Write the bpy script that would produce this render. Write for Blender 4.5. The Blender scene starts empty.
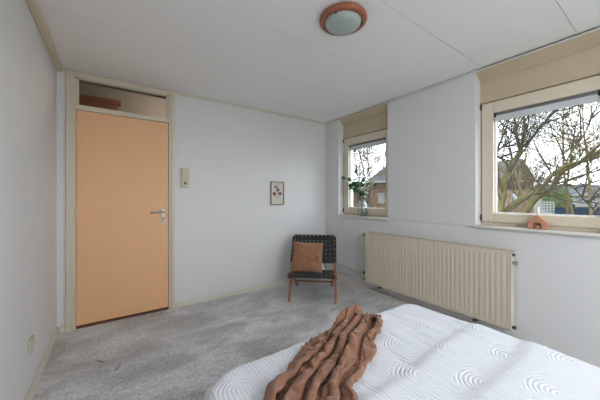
import bpy, bmesh, math, random
from mathutils import Vector, Matrix, noise
PI = math.pi
sc = bpy.context.scene
COL = sc.collection
random.seed(7)

# ------------------------------------------------------------------ dimensions (metres)
H = 2.357                   # ceiling
XL, XR = -0.412, 2.694      # left wall, window wall
YB, YD = -2.05, 3.178       # back wall (behind the camera), door wall
GZ = -2.5                   # street level outside

# ------------------------------------------------------------------ materials
MATS = {}
def srgb(r, g, b):
    f = lambda c: (c/255/12.92) if c/255 <= 0.04045 else ((c/255+0.055)/1.055)**2.4
    return (f(r), f(g), f(b), 1)

def mat(name, col, rough=0.6, metal=0.0, var=0.0, vscale=6.0, bump=0.0, bscale=200.0, spec=0.5, stretch=None, sheen=0.0):
    if name in MATS: return MATS[name]
    m = bpy.data.materials.new(name); m.use_nodes = True
    nt = m.node_tree; N = nt.nodes; L = nt.links
    b = N['Principled BSDF']
    b.inputs['Roughness'].default_value = rough
    b.inputs['Metallic'].default_value = metal
    b.inputs['Specular IOR Level'].default_value = spec
    if sheen: b.inputs['Sheen Weight'].default_value = sheen
    tc = N.new('ShaderNodeTexCoord'); mp = N.new('ShaderNodeMapping')
    L.new(tc.outputs['Object'], mp.inputs['Vector'])
    if stretch: mp.inputs['Scale'].default_value = stretch
    n1 = N.new('ShaderNodeTexNoise'); n1.inputs['Scale'].default_value = vscale; n1.inputs['Detail'].default_value = 5
    L.new(mp.outputs[0], n1.inputs['Vector'])
    cr = N.new('ShaderNodeMixRGB'); cr.blend_type = 'MIX'
    k = max(0.0, 1-var)
    cr.inputs[1].default_value = (col[0]*k, col[1]*k, col[2]*k, 1)
    cr.inputs[2].default_value = (min(1, col[0]*(1+var)), min(1, col[1]*(1+var)), min(1, col[2]*(1+var)), 1)
    L.new(n1.outputs['Fac'], cr.inputs[0]); L.new(cr.outputs[0], b.inputs['Base Color'])
    if bump:
        n2 = N.new('ShaderNodeTexNoise'); n2.inputs['Scale'].default_value = bscale; n2.inputs['Detail'].default_value = 4
        L.new(mp.outputs[0], n2.inputs['Vector'])
        bp = N.new('ShaderNodeBump'); bp.inputs['Strength'].default_value = bump; bp.inputs['Distance'].default_value = 0.002
        L.new(n2.outputs['Fac'], bp.inputs['Height']); L.new(bp.outputs[0], b.inputs['Normal'])
    MATS[name] = m
    return m

M_wall = mat('white_plaster', (0.665, 0.66, 0.655, 1), 0.75, var=0.025, vscale=1.5, bump=0.25, bscale=120)
M_wall_r = mat('white_plaster_window_side', (0.655, 0.652, 0.652, 1), 0.75, var=0.03, vscale=1.5, bump=0.3, bscale=90)
M_ceil = mat('ceiling_board', (0.87, 0.87, 0.875, 1), 0.7, var=0.02, vscale=2, bump=0.1, bscale=60)
M_beige = mat('beige_paint', (0.65, 0.575, 0.46, 1), 0.45, var=0.04, vscale=3)
M_beige_d = mat('beige_paint_fascia', (0.52, 0.43, 0.30, 1), 0.5, var=0.03, vscale=2)
M_door = mat('apricot_door_paint', (0.75, 0.43, 0.22, 1), 0.55, var=0.05, vscale=3, stretch=(6, 6, .8))
M_frame = mat('cream_door_frame_paint', (0.60, 0.53, 0.43, 1), 0.45, var=0.05, vscale=4)
M_base = mat('cream_baseboard_paint', (0.64, 0.60, 0.51, 1), 0.45, var=0.05, vscale=4)
M_thresh = mat('brown_threshold', (0.14, 0.06, 0.035, 1), 0.5, var=0.2)
M_white = mat('white_lacquer', (0.75, 0.77, 0.78, 1), 0.35)
M_black = mat('black_plastic', (0.012, 0.012, 0.013, 1), 0.4)
M_dgrey = mat('dark_grey_aluminium', (0.16, 0.16, 0.165, 1), 0.4, metal=0.2)
M_lgrey = mat('light_grey_blind_fabric', (0.60, 0.63, 0.65, 1), 0.6)
M_sill = mat('off_white_stone_sill', (0.66, 0.63, 0.58, 1), 0.35, var=0.08, vscale=25)
M_rad = mat('cream_radiator_enamel', (0.60, 0.53, 0.415, 1), 0.4, var=0.02)
M_pipe = mat('white_pipe_paint', (0.60, 0.59, 0.56, 1), 0.4)
M_steel = mat('brushed_steel', (0.40, 0.39, 0.36, 1), 0.42, metal=0.7)
M_bronze = mat('dull_bronze_hinge', (0.12, 0.10, 0.08, 1), 0.45, metal=0.7)
M_switch = mat('yellowed_plastic', (0.52, 0.47, 0.35, 1), 0.45)
M_wood = mat('teak_wood', (0.30, 0.105, 0.040, 1), 0.42, var=0.3, vscale=5, stretch=(3, 3, 14))
M_leather = mat('black_leather_straps', (0.014, 0.014, 0.017, 1), 0.48, bump=0.15, bscale=400)
M_cush = mat('tan_linen', (0.29, 0.135, 0.070, 1), 0.9, var=0.14, vscale=20, bump=0.5, bscale=350, sheen=0.2)
M_throw = mat('rust_brown_muslin', (0.245, 0.112, 0.062, 1), 0.95, var=0.22, vscale=22, bump=1.0, bscale=140, sheen=0.2)
M_copper = mat('terracotta_lamp_ring', (0.30, 0.095, 0.05, 1), 0.3, var=0.08)
M_lampglass = mat('frosted_lamp_glass', (0.36, 0.42, 0.40, 1), 0.12, spec=0.7)
M_holder = mat('red_clay_wood', (0.46, 0.225, 0.13, 1), 0.55, var=0.12, vscale=30)
M_wax = mat('pale_wax', (0.70, 0.76, 0.74, 1), 0.4)
M_picframe = mat('brown_picture_frame', (0.20, 0.14, 0.10, 1), 0.5, var=0.2, vscale=30)
M_paper = mat('cream_paper', (0.60, 0.57, 0.51, 1), 0.8)
M_ink = mat('grey_ink', (0.16, 0.15, 0.15, 1), 0.8)
M_petal = mat('brown_printed_petals', (0.20, 0.10, 0.07, 1), 0.8, var=0.3, vscale=300)
M_leaf = mat('dark_green_leaf', (0.05, 0.15, 0.035, 1), 0.45, var=0.35, vscale=60)
M_leaf2 = mat('light_green_leaf', (0.12, 0.24, 0.09, 1), 0.45, var=0.3, vscale=60)
M_stem = mat('olive_stem', (0.13, 0.10, 0.04, 1), 0.6)
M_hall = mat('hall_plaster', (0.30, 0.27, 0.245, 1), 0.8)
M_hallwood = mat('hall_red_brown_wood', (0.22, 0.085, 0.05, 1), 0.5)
M_matt = mat('mattress_ticking', (0.7, 0.7, 0.7, 1), 0.8)
M_bedwood = mat('oak_bed_frame', (0.42, 0.28, 0.15, 1), 0.5, var=0.15)
# outside
M_bark = mat('mossy_bark', (0.056, 0.051, 0.026, 1), 0.9, var=0.45, vscale=5, bump=0.8, bscale=30, spec=0.0)
M_twig = mat('grey_twig_bark', (0.036, 0.031, 0.025, 1), 0.9, var=0.3, vscale=3, spec=0.0)
M_twig2 = mat('olive_twig_bark', (0.070, 0.060, 0.034, 1), 0.9, var=0.3, vscale=3, spec=0.0)
M_rooftile = mat('grey_roof_tile', (0.050, 0.053, 0.060, 1), 0.8, var=0.25, vscale=3, spec=0.0)
M_clad = mat('purple_brown_cladding', (0.044, 0.030, 0.032, 1), 0.8, var=0.2, vscale=3, spec=0.0)
M_pvc = mat('white_house_trim', (0.15, 0.155, 0.16, 1), 0.5, spec=0.0)
M_glassdark = mat('house_window_glass', (0.02, 0.026, 0.034, 1), 0.1, spec=0.9)
M_curtain = mat('house_net_curtain', (0.11, 0.12, 0.13, 1), 0.8, spec=0.0)
M_render = mat('pale_facade', (0.13, 0.12, 0.105, 1), 0.8, var=0.08, vscale=1, spec=0.0)
M_navy = mat('slate_blue_fence_paint', (0.016, 0.024, 0.036, 1), 0.7, var=0.1, spec=0.0)
M_grass = mat('winter_grass', (0.04, 0.05, 0.02, 1), 0.95, var=0.3, vscale=.6, spec=0.0)
M_ever = mat('evergreen_foliage', (0.024, 0.060, 0.012, 1), 0.7, var=0.5, vscale=2, spec=0.0)

def brick(name, c1, c2, mortar, scale=4.5):
    m = mat(name, c1, 0.85, spec=0.0); nt = m.node_tree; N = nt.nodes; L = nt.links
    b = N['Principled BSDF']
    tc = N.new('ShaderNodeTexCoord'); br = N.new('ShaderNodeTexBrick')
    br.inputs['Scale'].default_value = scale
    br.inputs['Color1'].default_value = c1; br.inputs['Color2'].default_value = c2; br.inputs['Mortar'].default_value = mortar
    L.new(tc.outputs['UV'], br.inputs['Vector']); L.new(br.outputs['Color'], b.inputs['Base Color'])
    return m
M_brick_r = brick('red_brick', (0.085, 0.040, 0.030, 1), (0.065, 0.030, 0.023, 1), (0.07, 0.06, 0.055, 1))
M_brick_p = brick('pale_pink_brick', (0.15, 0.098, 0.076, 1), (0.12, 0.08, 0.062, 1), (0.13, 0.12, 0.10, 1))
M_brick_b = brick('brown_brick', (0.07, 0.043, 0.032, 1), (0.09, 0.055, 0.042, 1), (0.08, 0.07, 0.06, 1))

# clear pane: mostly lets light through, a little fresnel gloss
def clear_glass(name, tint=(0.97, 0.99, 0.99, 1), gloss=1.0, ior=1.35):
    m = bpy.data.materials.new(name); m.use_nodes = True
    nt = m.node_tree; N = nt.nodes; L = nt.links; N.clear()
    out = N.new('ShaderNodeOutputMaterial'); mx = N.new('ShaderNodeMixShader')
    tr = N.new('ShaderNodeBsdfTransparent'); tr.inputs[0].default_value = tint
    gl = N.new('ShaderNodeBsdfGlossy'); gl.inputs['Roughness'].default_value = 0.02
    fr = N.new('ShaderNodeFresnel'); fr.inputs['IOR'].default_value = ior
    mu = N.new('ShaderNodeMath'); mu.operation = 'MULTIPLY'; mu.inputs[1].default_value = gloss
    L.new(fr.outputs[0], mu.inputs[0]); L.new(mu.outputs[0], mx.inputs[0])
    L.new(tr.outputs[0], mx.inputs[1]); L.new(gl.outputs[0], mx.inputs[2]); L.new(mx.outputs[0], out.inputs[0])
    return m
M_pane = clear_glass('window_pane_glass', gloss=.45, ior=1.2)
M_hallpane = clear_glass('transom_pane_glass', (0.85, 0.85, 0.84, 1), .7)
M_jar = clear_glass('jar_glass', (0.985, 0.998, 0.992, 1), 2.0)
def frosty(m, col, f):
    nt = m.node_tree; N = nt.nodes; L = nt.links; out = [n for n in N if n.type == 'OUTPUT_MATERIAL'][0]
    src = out.inputs[0].links[0].from_socket; mx = N.new('ShaderNodeMixShader'); mx.inputs[0].default_value = f
    tl = N.new('ShaderNodeBsdfTranslucent'); tl.inputs[0].default_value = col
    L.new(src, mx.inputs[1]); L.new(tl.outputs[0], mx.inputs[2]); L.new(mx.outputs[0], out.inputs[0])
frosty(M_jar, (0.80, 0.93, 0.87, 1), .09)
M_water = clear_glass('jar_water', (0.96, 0.99, 0.975, 1), 0.6)

# carpet
def carpet():
    m = bpy.data.materials.new('grey_carpet'); m.use_nodes = True
    nt = m.node_tree; N = nt.nodes; L = nt.links; b = N['Principled BSDF']
    b.inputs['Roughness'].default_value = 0.95; b.inputs['Specular IOR Level'].default_value = 0.1
    b.inputs['Sheen Weight'].default_value = 0.15
    tc = N.new('ShaderNodeTexCoord')
    def nz(scale, det, st=None, rot=0.0, dist=0.0):
        n = N.new('ShaderNodeTexNoise'); n.inputs['Scale'].default_value = scale; n.inputs['Detail'].default_value = det
        n.inputs['Distortion'].default_value = dist
        mp = N.new('ShaderNodeMapping'); L.new(tc.outputs['Object'], mp.inputs[0])
        if st: mp.inputs['Scale'].default_value = st
        mp.inputs['Rotation'].default_value = (0, 0, rot)
        L.new(mp.outputs[0], n.inputs['Vector']); return n.outputs['Fac']
    def ramp(x, a, b_, c0, c1):
        r = N.new('ShaderNodeValToRGB'); L.new(x, r.inputs[0])
        r.color_ramp.elements[0].position = a; r.color_ramp.elements[0].color = c0
        r.color_ramp.elements[1].position = b_; r.color_ramp.elements[1].color = c1
        return r.outputs[0]
    def mul(a, b_):
        x = N.new('ShaderNodeMixRGB'); x.blend_type = 'MULTIPLY'; x.inputs[0].default_value = 1
        L.new(a, x.inputs[1]); L.new(b_, x.inputs[2]); return x.outputs[0]
    base = ramp(nz(150, 3), .30, .70, (0.50, 0.50, 0.50, 1), (0.98, 0.99, 1.0, 1))
    tuft = ramp(nz(45, 4), .3, .7, (0.74, 0.74, 0.74, 1), (1.1, 1.1, 1.1, 1))
    big = ramp(nz(2.2, 4, (1, 1.6, 1), .5, .6), .38, .60, (0.68, 0.675, 0.67, 1), (1, 1, 1, 1))
    mid = ramp(nz(7, 3, (1, 2.2, 1), -.6, 1.0), .36, .58, (0.86, 0.86, 0.86, 1), (1, 1, 1, 1))
    c = mul(mul(base, tuft), mul(big, mid))
    # two small worn marks near the door
    for (x, y, a, l, w) in ((-.078, 2.452, -.85, .060, .016), (0.024, 2.288, 1.19, .062, .014)):
        mp = N.new('ShaderNodeMapping'); mp.vector_type = 'TEXTURE'; L.new(tc.outputs['Object'], mp.inputs[0])
        mp.inputs['Location'].default_value = (x, y, 0); mp.inputs['Rotation'].default_value = (0, 0, a); mp.inputs['Scale'].default_value = (l, w, 1)
        ln = N.new('ShaderNodeVectorMath'); ln.operation = 'LENGTH'; L.new(mp.outputs[0], ln.inputs[0])
        r = ramp(ln.outputs['Value'], .5, 1.3, (0.50, 0.44, 0.40, 1), (1, 1, 1, 1))
        c = mul(c, r)
    L.new(c, b.inputs['Base Color'])
    bp = N.new('ShaderNodeBump'); bp.inputs['Strength'].default_value = 0.9; bp.inputs['Distance'].default_value = 0.012
    L.new(nz(110, 5), bp.inputs['Height']); L.new(bp.outputs[0], b.inputs['Normal'])
    return m
M_carpet = carpet()

# quilted bedspread: nested arches stitched in channels (UV in metres)
def quilt_mat():
    m = bpy.data.materials.new('white_quilted_cotton'); m.use_nodes = True
    nt = m.node_tree; N = nt.nodes; L = nt.links; b = N['Principled BSDF']
    b.inputs['Base Color'].default_value = (0.73, 0.755, 0.815, 1); b.inputs['Roughness'].default_value = 0.85
    b.inputs['Sheen Weight'].default_value = 0.1
    uv = N.new('ShaderNodeTexCoord').outputs['UV']
    sx = N.new('ShaderNodeSeparateXYZ'); L.new(uv, sx.inputs[0])
    def M(op, a, b_=None, c=None):
        n = N.new('ShaderNodeMath'); n.operation = op
        for i, v in enumerate((a, b_, c)):
            if v is None: continue
            if isinstance(v, (int, float)): n.inputs[i].default_value = v
            else: L.new(v, n.inputs[i])
        return n.outputs[0]
    Wd, Lg = 0.15, 0.34
    U, V = sx.outputs[0], sx.outputs[1]
    col = M('FLOOR', M('DIVIDE', U, Wd))
    u = M('SUBTRACT', M('SUBTRACT', U, M('MULTIPLY', col, Wd)), Wd/2)
    par = M('MODULO', M('ADD', col, 40), 2)
    v0 = M('ADD', V, M('MULTIPLY', par, Lg*0.5))
    row = M('FLOOR', M('DIVIDE', v0, Lg))
    v = M('SUBTRACT', M('SUBTRACT', v0, M('MULTIPLY', row, Lg)), Lg*0.72)
    vp = M('MAXIMUM', v, 0)
    d = M('SQRT', M('ADD', M('MULTIPLY', u, u), M('MULTIPLY', vp, vp)))
    ph = M('MULTIPLY', d, 2*PI/0.0155)
    h = M('POWER', M('ADD', M('MULTIPLY', M('COSINE', ph), -0.5), 0.5), 0.5)
    n = N.new('ShaderNodeTexNoise'); n.inputs['Scale'].default_value = 60; L.new(uv, n.inputs['Vector'])
    hh = M('ADD', h, M('MULTIPLY', n.outputs['Fac'], 0.5))
    bp = N.new('ShaderNodeBump'); bp.inputs['Strength'].default_value = 0.5; bp.inputs['Distance'].default_value = 0.006
    L.new(hh, bp.inputs['Height']); L.new(bp.outputs[0], b.inputs['Normal'])
    return m
M_quilt = quilt_mat()

# ------------------------------------------------------------------ mesh helpers
class MB:
    def __init__(s): s.v = []; s.f = []; s.uv = None
    def add(s, vs, fs, M=None):
        o = len(s.v)
        s.v += [tuple(M @ Vector(p)) if M else tuple(p) for p in vs]
        s.f += [tuple(i+o for i in f) for f in fs]; return s
    def box(s, a, b, M=None):
        x0, y0, z0 = [min(p, q) for p, q in zip(a, b)]; x1, y1, z1 = [max(p, q) for p, q in zip(a, b)]
        return s.add([(x0,y0,z0),(x1,y0,z0),(x1,y1,z0),(x0,y1,z0),(x0,y0,z1),(x1,y0,z1),(x1,y1,z1),(x0,y1,z1)],
              [(0,3,2,1),(4,5,6,7),(0,1,5,4),(1,2,6,5),(2,3,7,6),(3,0,4,7)], M)
    def bar(s, p, q, w, t, up=(0, 0, 1), M=None):
        p, q = Vector(p), Vector(q); d = (q-p).normalized(); u = Vector(up)
        x = d.cross(u)
        if x.length < 1e-4: x = Vector((1, 0, 0))
        x.normalize(); y = x.cross(d)
        vs = []
        for c in (p, q):
            for a, b in ((-1,-1),(1,-1),(1,1),(-1,1)): vs.append(c + x*a*w/2 + y*b*t/2)
        return s.add(vs, [(0,1,2,3),(7,6,5,4),(0,4,5,1),(1,5,6,2),(2,6,7,3),(3,7,4,0)], M)
    def tube(s, pts, rads, n=8, M=None, cap=True):
        pts = [Vector(p) for p in pts]
        if not isinstance(rads, (list, tuple)): rads = [rads]*len(pts)
        vs = []; fs = []; ref = None
        for i, p in enumerate(pts):
            d = (pts[min(i+1, len(pts)-1)] - pts[max(i-1, 0)]).normalized()
            if ref is None: ref = Vector((0, 0, 1)) if abs(d.z) < .9 else Vector((1, 0, 0))
            x = d.cross(ref)
            if x.length < 1e-5: x = d.orthogonal()
            x.normalize(); y = x.cross(d).normalized(); ref = -y if False else y.cross(x).cross(x)*0 + ref
            for k in range(n):
                a = 2*PI*k/n
                vs.append(p + (x*math.cos(a) + y*math.sin(a))*rads[i])
        for i in range(len(pts)-1):
            for k in range(n):
                a = i*n+k; b = i*n+(k+1) % n
                fs.append((a, b, b+n, a+n))
        if cap:
            fs.append(tuple(range(n-1, -1, -1))); fs.append(tuple(range((len(pts)-1)*n, len(pts)*n)))
        return s.add(vs, fs, M)
    def lathe(s, prof, n=32, M=None):
        vs = []; fs = []
        for r, z in prof:
            for k in range(n):
                a = 2*PI*k/n; vs.append((r*math.cos(a), r*math.sin(a), z))
        for i in range(len(prof)-1):
            for k in range(n):
                a = i*n+k; b = i*n+(k+1) % n
                fs.append((a, b, b+n, a+n))
        return s.add(vs, fs, M)
    def prism(s, pts, z0, z1, M=None):   # polygon in xy extruded along z
        n = len(pts)
        vs = [(x, y, z0) for x, y in pts]+[(x, y, z1) for x, y in pts]
        fs = [tuple(range(n-1, -1, -1)), tuple(range(n, 2*n))]+[(i, (i+1) % n, (i+1) % n+n, i+n) for i in range(n)]
        return s.add(vs, fs, M)
    def build(s, name, m, parent=None, smooth=False, bevel=0.0, merge=False, uvbox=False):
        me = bpy.data.meshes.new(name); me.from_pydata([tuple(v) for v in s.v], [], s.f); me.validate(); me.update()
        bm = bmesh.new(); bm.from_mesh(me)
        if merge: bmesh.ops.remove_doubles(bm, verts=bm.verts, dist=1e-5)
        bmesh.ops.recalc_face_normals(bm, faces=bm.faces)
        bm.to_mesh(me); bm.free()
        me.materials.append(m)
        if uvbox:
            ul = me.uv_layers.new(name='UVMap')
            for p in me.polygons:
                nx, ny, nz = p.normal
                for li in p.loop_indices:
                    co = me.vertices[me.loops[li].vertex_index].co
                    tx = Vector((-ny, nx)) if abs(nz) < .9 else Vector((1, 0))
                    if tx.length: tx.normalize()
                    ul.data[li].uv = (co.x*tx.x+co.y*tx.y, co.z if abs(nz) < .9 else co.y)
        if smooth: me.polygons.foreach_set('use_smooth', [True]*len(me.polygons))
        o = bpy.data.objects.new(name, me); COL.objects.link(o)
        if parent: o.parent = parent
        if bevel:
            b = o.modifiers.new('bevel', 'BEVEL'); b.width = bevel; b.segments = 2; b.limit_method = 'ANGLE'; b.angle_limit = .6
            for p in me.polygons: p.use_smooth = True
            b.harden_normals = True
        return o

def tag(o, label=None, cat=None, group=None, kind=None):
    if label: o['label'] = label
    if cat: o['category'] = cat
    if group: o['group'] = group
    if kind: o['kind'] = kind
    return o
def empty(name, loc=(0, 0, 0), rz=0):
    o = bpy.data.objects.new(name, None); o.empty_display_size = .05
    o.location = loc; o.rotation_euler = (0, 0, rz); COL.objects.link(o); return o
def struct(o, label=None, cat=None): return tag(o, label, cat, kind='structure')

# ------------------------------------------------------------------ the room shell
struct(MB().add([(XL-.1, YB-.1, 0), (XR+.1, YB-.1, 0), (XR+.1, YD+.02, 0), (XL-.1, YD+.02, 0),
                 (XL-.1, YB-.1, -.2), (XR+.1, YB-.1, -.2), (XR+.1, YD+.02, -.2), (XL-.1, YD+.02, -.2)],
                [(0,1,2,3),(7,6,5,4),(0,4,5,1),(1,5,6,2),(2,6,7,3),(3,7,4,0)]).build('floor', M_carpet),
       'grey carpet covering the whole bedroom floor', 'floor')
# ceiling boards with narrow seams running across the room
c = MB(); seams = [YB-.1] + [0.43+0.59*k-2*1.18 for k in range(12) if YB < 0.43+0.59*k-2*1.18 < YD] + [YD+.1]
for a, b in zip(seams[:-1], seams[1:]):
    c.box((XL-.1, a+.0018, H), (XR-.014, b-.0018, H+.012))
c.box((XL-.1, YB-.1, H+.012), (XR+.35, YD+.1, H+.1))
struct(c.build('ceiling', M_ceil), 'off-white panelled ceiling with thin seams', 'ceiling')
struct(MB().box((XL-.12, YB-.12, 0), (XL, YD+.12, H+.02)).build('wall_left', M_wall), 'white wall on the left with a low socket', 'wall')
# door wall: opening for the door frame
dx0, dx1 = -0.350, 0.548
struct(MB().box((XL, YD, 0), (dx0, YD+.12, H+.02)).box((dx1, YD, 0), (XR+.3, YD+.12, H+.02)).build('wall_door_side', M_wall),
       'white wall with the apricot door and small framed print', 'wall')
GX0, GX1, GZ0, GZ1 = .30, 2.10, .12, 2.20      # glazed opening added behind the camera to let in daylight
struct(MB().box((XL, YB-.12, 0), (GX0, YB, H+.02)).box((GX1, YB-.12, 0), (XR+.3, YB, H+.02)).box((GX0, YB-.12, 0), (GX1, YB, GZ0)).box((GX0, YB-.12, GZ1), (GX1, YB, H+.02)).build('wall_back', M_wall),
       'white wall around the added rear glazing', 'wall')
# window wall
WIN = [(2.033, 2.884), (0.229, 1.081), (-1.575, -.724)]  # third opening is added out of view for more daylight
SZ = 0.94; TH = .29
w = MB()
w.box((XR, YB, 0), (XR+TH, YD, SZ-.002))
ys = [YD, 2.884, 2.033, 1.081, 0.229, -.724, -1.575, YB]
for a, b in ((0, 1), (2, 3), (4, 5), (6, 7)): w.box((XR, ys[b], SZ-.002), (XR+TH, ys[a], H+.012))
for a, b in WIN: w.box((XR+.135, a, 2.07), (XR+TH, b, H+.012))
struct(w.build('wall_window_side', M_wall_r, bevel=.004), 'white wall with two windows and the radiator', 'wall')

# boards above each window
n = 0
for i, (a, b) in enumerate(WIN):
    n += 1
    s = MB().add([(XR+.002, a, H-.012), (XR+.106, a, 2.262), (XR+.106, a, H+.005), (XR+.002, b, H-.012), (XR+.106, b, 2.262), (XR+.106, b, H+.005)],
                 [(0,1,2),(5,4,3),(0,3,4,1),(1,4,5,2),(2,5,3,0)])
    s.box((XR+.100, a, 2.075), (XR+.135, b, 2.264)); s.box((XR+.086, a, 2.068), (XR+.135, b, 2.082))
    struct(s.build('trim_%d' % (n if n < 3 else 7), M_beige_d), 'beige boarded recess above the %s window' % ('far', 'near', 'added third')[i], 'trim')
# cornice strips and baseboards
struct(MB().box((XL+.0005, YB, H-.034), (XL+.042, YD-.001, H-.003)).build('trim_3', M_beige, bevel=.004), 'beige cornice board along the left wall', 'trim')
s = MB().box((dx1+.006, YD-.014, H-.022), (XR, YD-.0005, H-.006)).box((dx1+.006, YD-.024, H-.006), (XR, YD-.0005, H-.001))
struct(s.build('trim_4', M_base), 'thin cream cornice strip above the door wall', 'trim')
struct(MB().box((XR-.010, YB, H-.022), (XR-.0005, YD-.015, H-.009)).build('trim_5', M_pipe), 'thin light strip under the shadow gap above the windows', 'trim')
struct(MB().box((XL+.0005, YB, 0), (XL+.018, YD-.001, .058)).build('baseboard_left', M_base, bevel=.004), 'cream baseboard along the left wall', 'baseboard')
struct(MB().box((XL+.019, YD-.018, 0), (dx0-.001, YD-.0005, .058)).box((dx1+.008, YD-.016, 0), (XR-.022, YD-.0005, .052)).build('baseboard_door_side', M_base, bevel=.004),
       'cream baseboard along the door wall', 'baseboard')
struct(MB().box((XR-.02, YB, 0), (XR-.0005, YD-.001, .05)).box((XR-.011, YB, .05), (XR-.0005, YD-.001, .064)).build('baseboard_window_side', M_base, bevel=.003),
       'cream baseboard under the radiator wall', 'baseboard')

# ------------------------------------------------------------------ windows
def make_window(i, a, b):
    root = empty('window_%d' % (i+1), (XR, (a+b)/2, SZ)); struct(root,
        ('far window with beige frame, left of the radiator', 'near window with beige frame, above the right end of the radiator', 'third beige-framed window added out of view for daylight')[i], 'window')
    O = Matrix.Translation((-XR, -(a+b)/2, -SZ))
    def P(mb, name, m, par=root, **k):
        mb.v = [tuple(O @ Vector(p)) for p in mb.v]; return mb.build(name, m, par, **k)
    x0 = XR+.104
    def ring(x0, x1, y0, y1, z0, z1, w, mb=None, wb=None, wt=None):
        mb = mb or MB(); wb = wb or w; wt = wt or w
        mb.box((x0, y0, z0), (x1, y0+w, z1)).box((x0, y1-w, z0), (x1, y1, z1))
        mb.box((x0, y0+w, z0), (x1, y1-w, z0+wb)).box((x0, y0+w, z1-wt), (x1, y1-w, z1)); return mb
    P(ring(x0+.012, XR+.18, a+.001, b-.001, .957, 2.067, .03), 'window_frame', M_beige)
    P(ring(x0-.008, x0+.05, a+.012, b-.012, .985, 2.058, .09, wb=.078, wt=.098), 'sash', M_beige, bevel=.004)
    ga, gb, gz0, gz1 = a+.102, b-.102, 1.063, 1.960
    P(ring(x0+.028, x0+.046, ga, gb, gz0, gz1, .010), 'glazing_bead', M_white)
    P(ring(x0+.050, XR+.205, a+.032, b-.032, .990, 2.03, .064), 'outer_frame', M_white)
    g = MB().box((x0+.040, ga-.004, gz0-.004), (x0+.044, gb+.004, gz1+.004)); P(g, 'pane', M_pane)
    s = MB().box((XR-.030, a-.020, SZ-.004), (XR, b+.020, SZ+.015)).box((XR, a+.001, SZ), (XR+.14, b-.001, SZ+.015))
    P(s, 'window_sill', M_sill, bevel=.004)
    for z in (1.02, 2.035):
        P(MB().box((x0-.022, b-.010, z-.026), (x0+.004, b-.001, z+.026)), 'hinge', M_bronze, bevel=.002)
    P(MB().box((XR+.20, a+.001, .93), (XR+TH+.04, b-.001, .957)), 'outer_sill', M_sill)
    # blind pulled up at the top of the pane
    bl = empty('pleated_blind', (x0+.012, (a+b)/2, 1.955))
    tag(bl, 'grey blind pulled up at the top of the %s' % ('far window, above the leafy jar', 'near window, above the candle holder', 'added third window, outside the picture')[i], 'blind', 'blinds pulled up')
    hw = (gb-ga)/2-.004
    MB().box((-.004, -hw, -.020), (.016, hw, .004)).build('head_rail', M_dgrey, bl, bevel=.002)
    f = MB()
    for k in range(7): f.box((-.004+.002*(k % 2), -hw+.006, -.0255-.005*k), (.014-.002*(k % 2), hw-.006, -.0205-.005*k))
    f.build('folded_fabric', M_lgrey, bl)
    MB().box((-.006, -hw+.004, -.070), (.016, hw-.004, -.056)).build('bottom_rail', M_lgrey, bl, bevel=.002)
    for sgn in (-1, 1): MB().box((-.010, sgn*hw, -.034), (.018, sgn*(hw-.014), .004)).build('end_bracket', M_black, bl, bevel=.002)
for i, (a, b) in enumerate(WIN): make_window(i, a, b)
def rear_fill_glazing():
    r = empty('window_4', ((GX0+GX1)/2, YB, GZ0)); struct(r, 'wide white glazing added behind the camera for daylight', 'window')
    hw, hh = (GX1-GX0)/2, GZ1-GZ0
    f = MB()
    for x in (-hw, -.03, hw-.06): f.box((x+.001, -.09, .001), (x+.059, -.03, hh-.001))
    for z in (.001, hh-.061): f.box((-hw+.06, -.09, z), (hw-.06, -.03, z+.06))
    f.build('window_frame', M_white, r); MB().box((-hw+.05, -.062, .05), (hw-.05, -.058, hh-.05)).build('pane', M_pane, r)
rear_fill_glazing()

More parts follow.
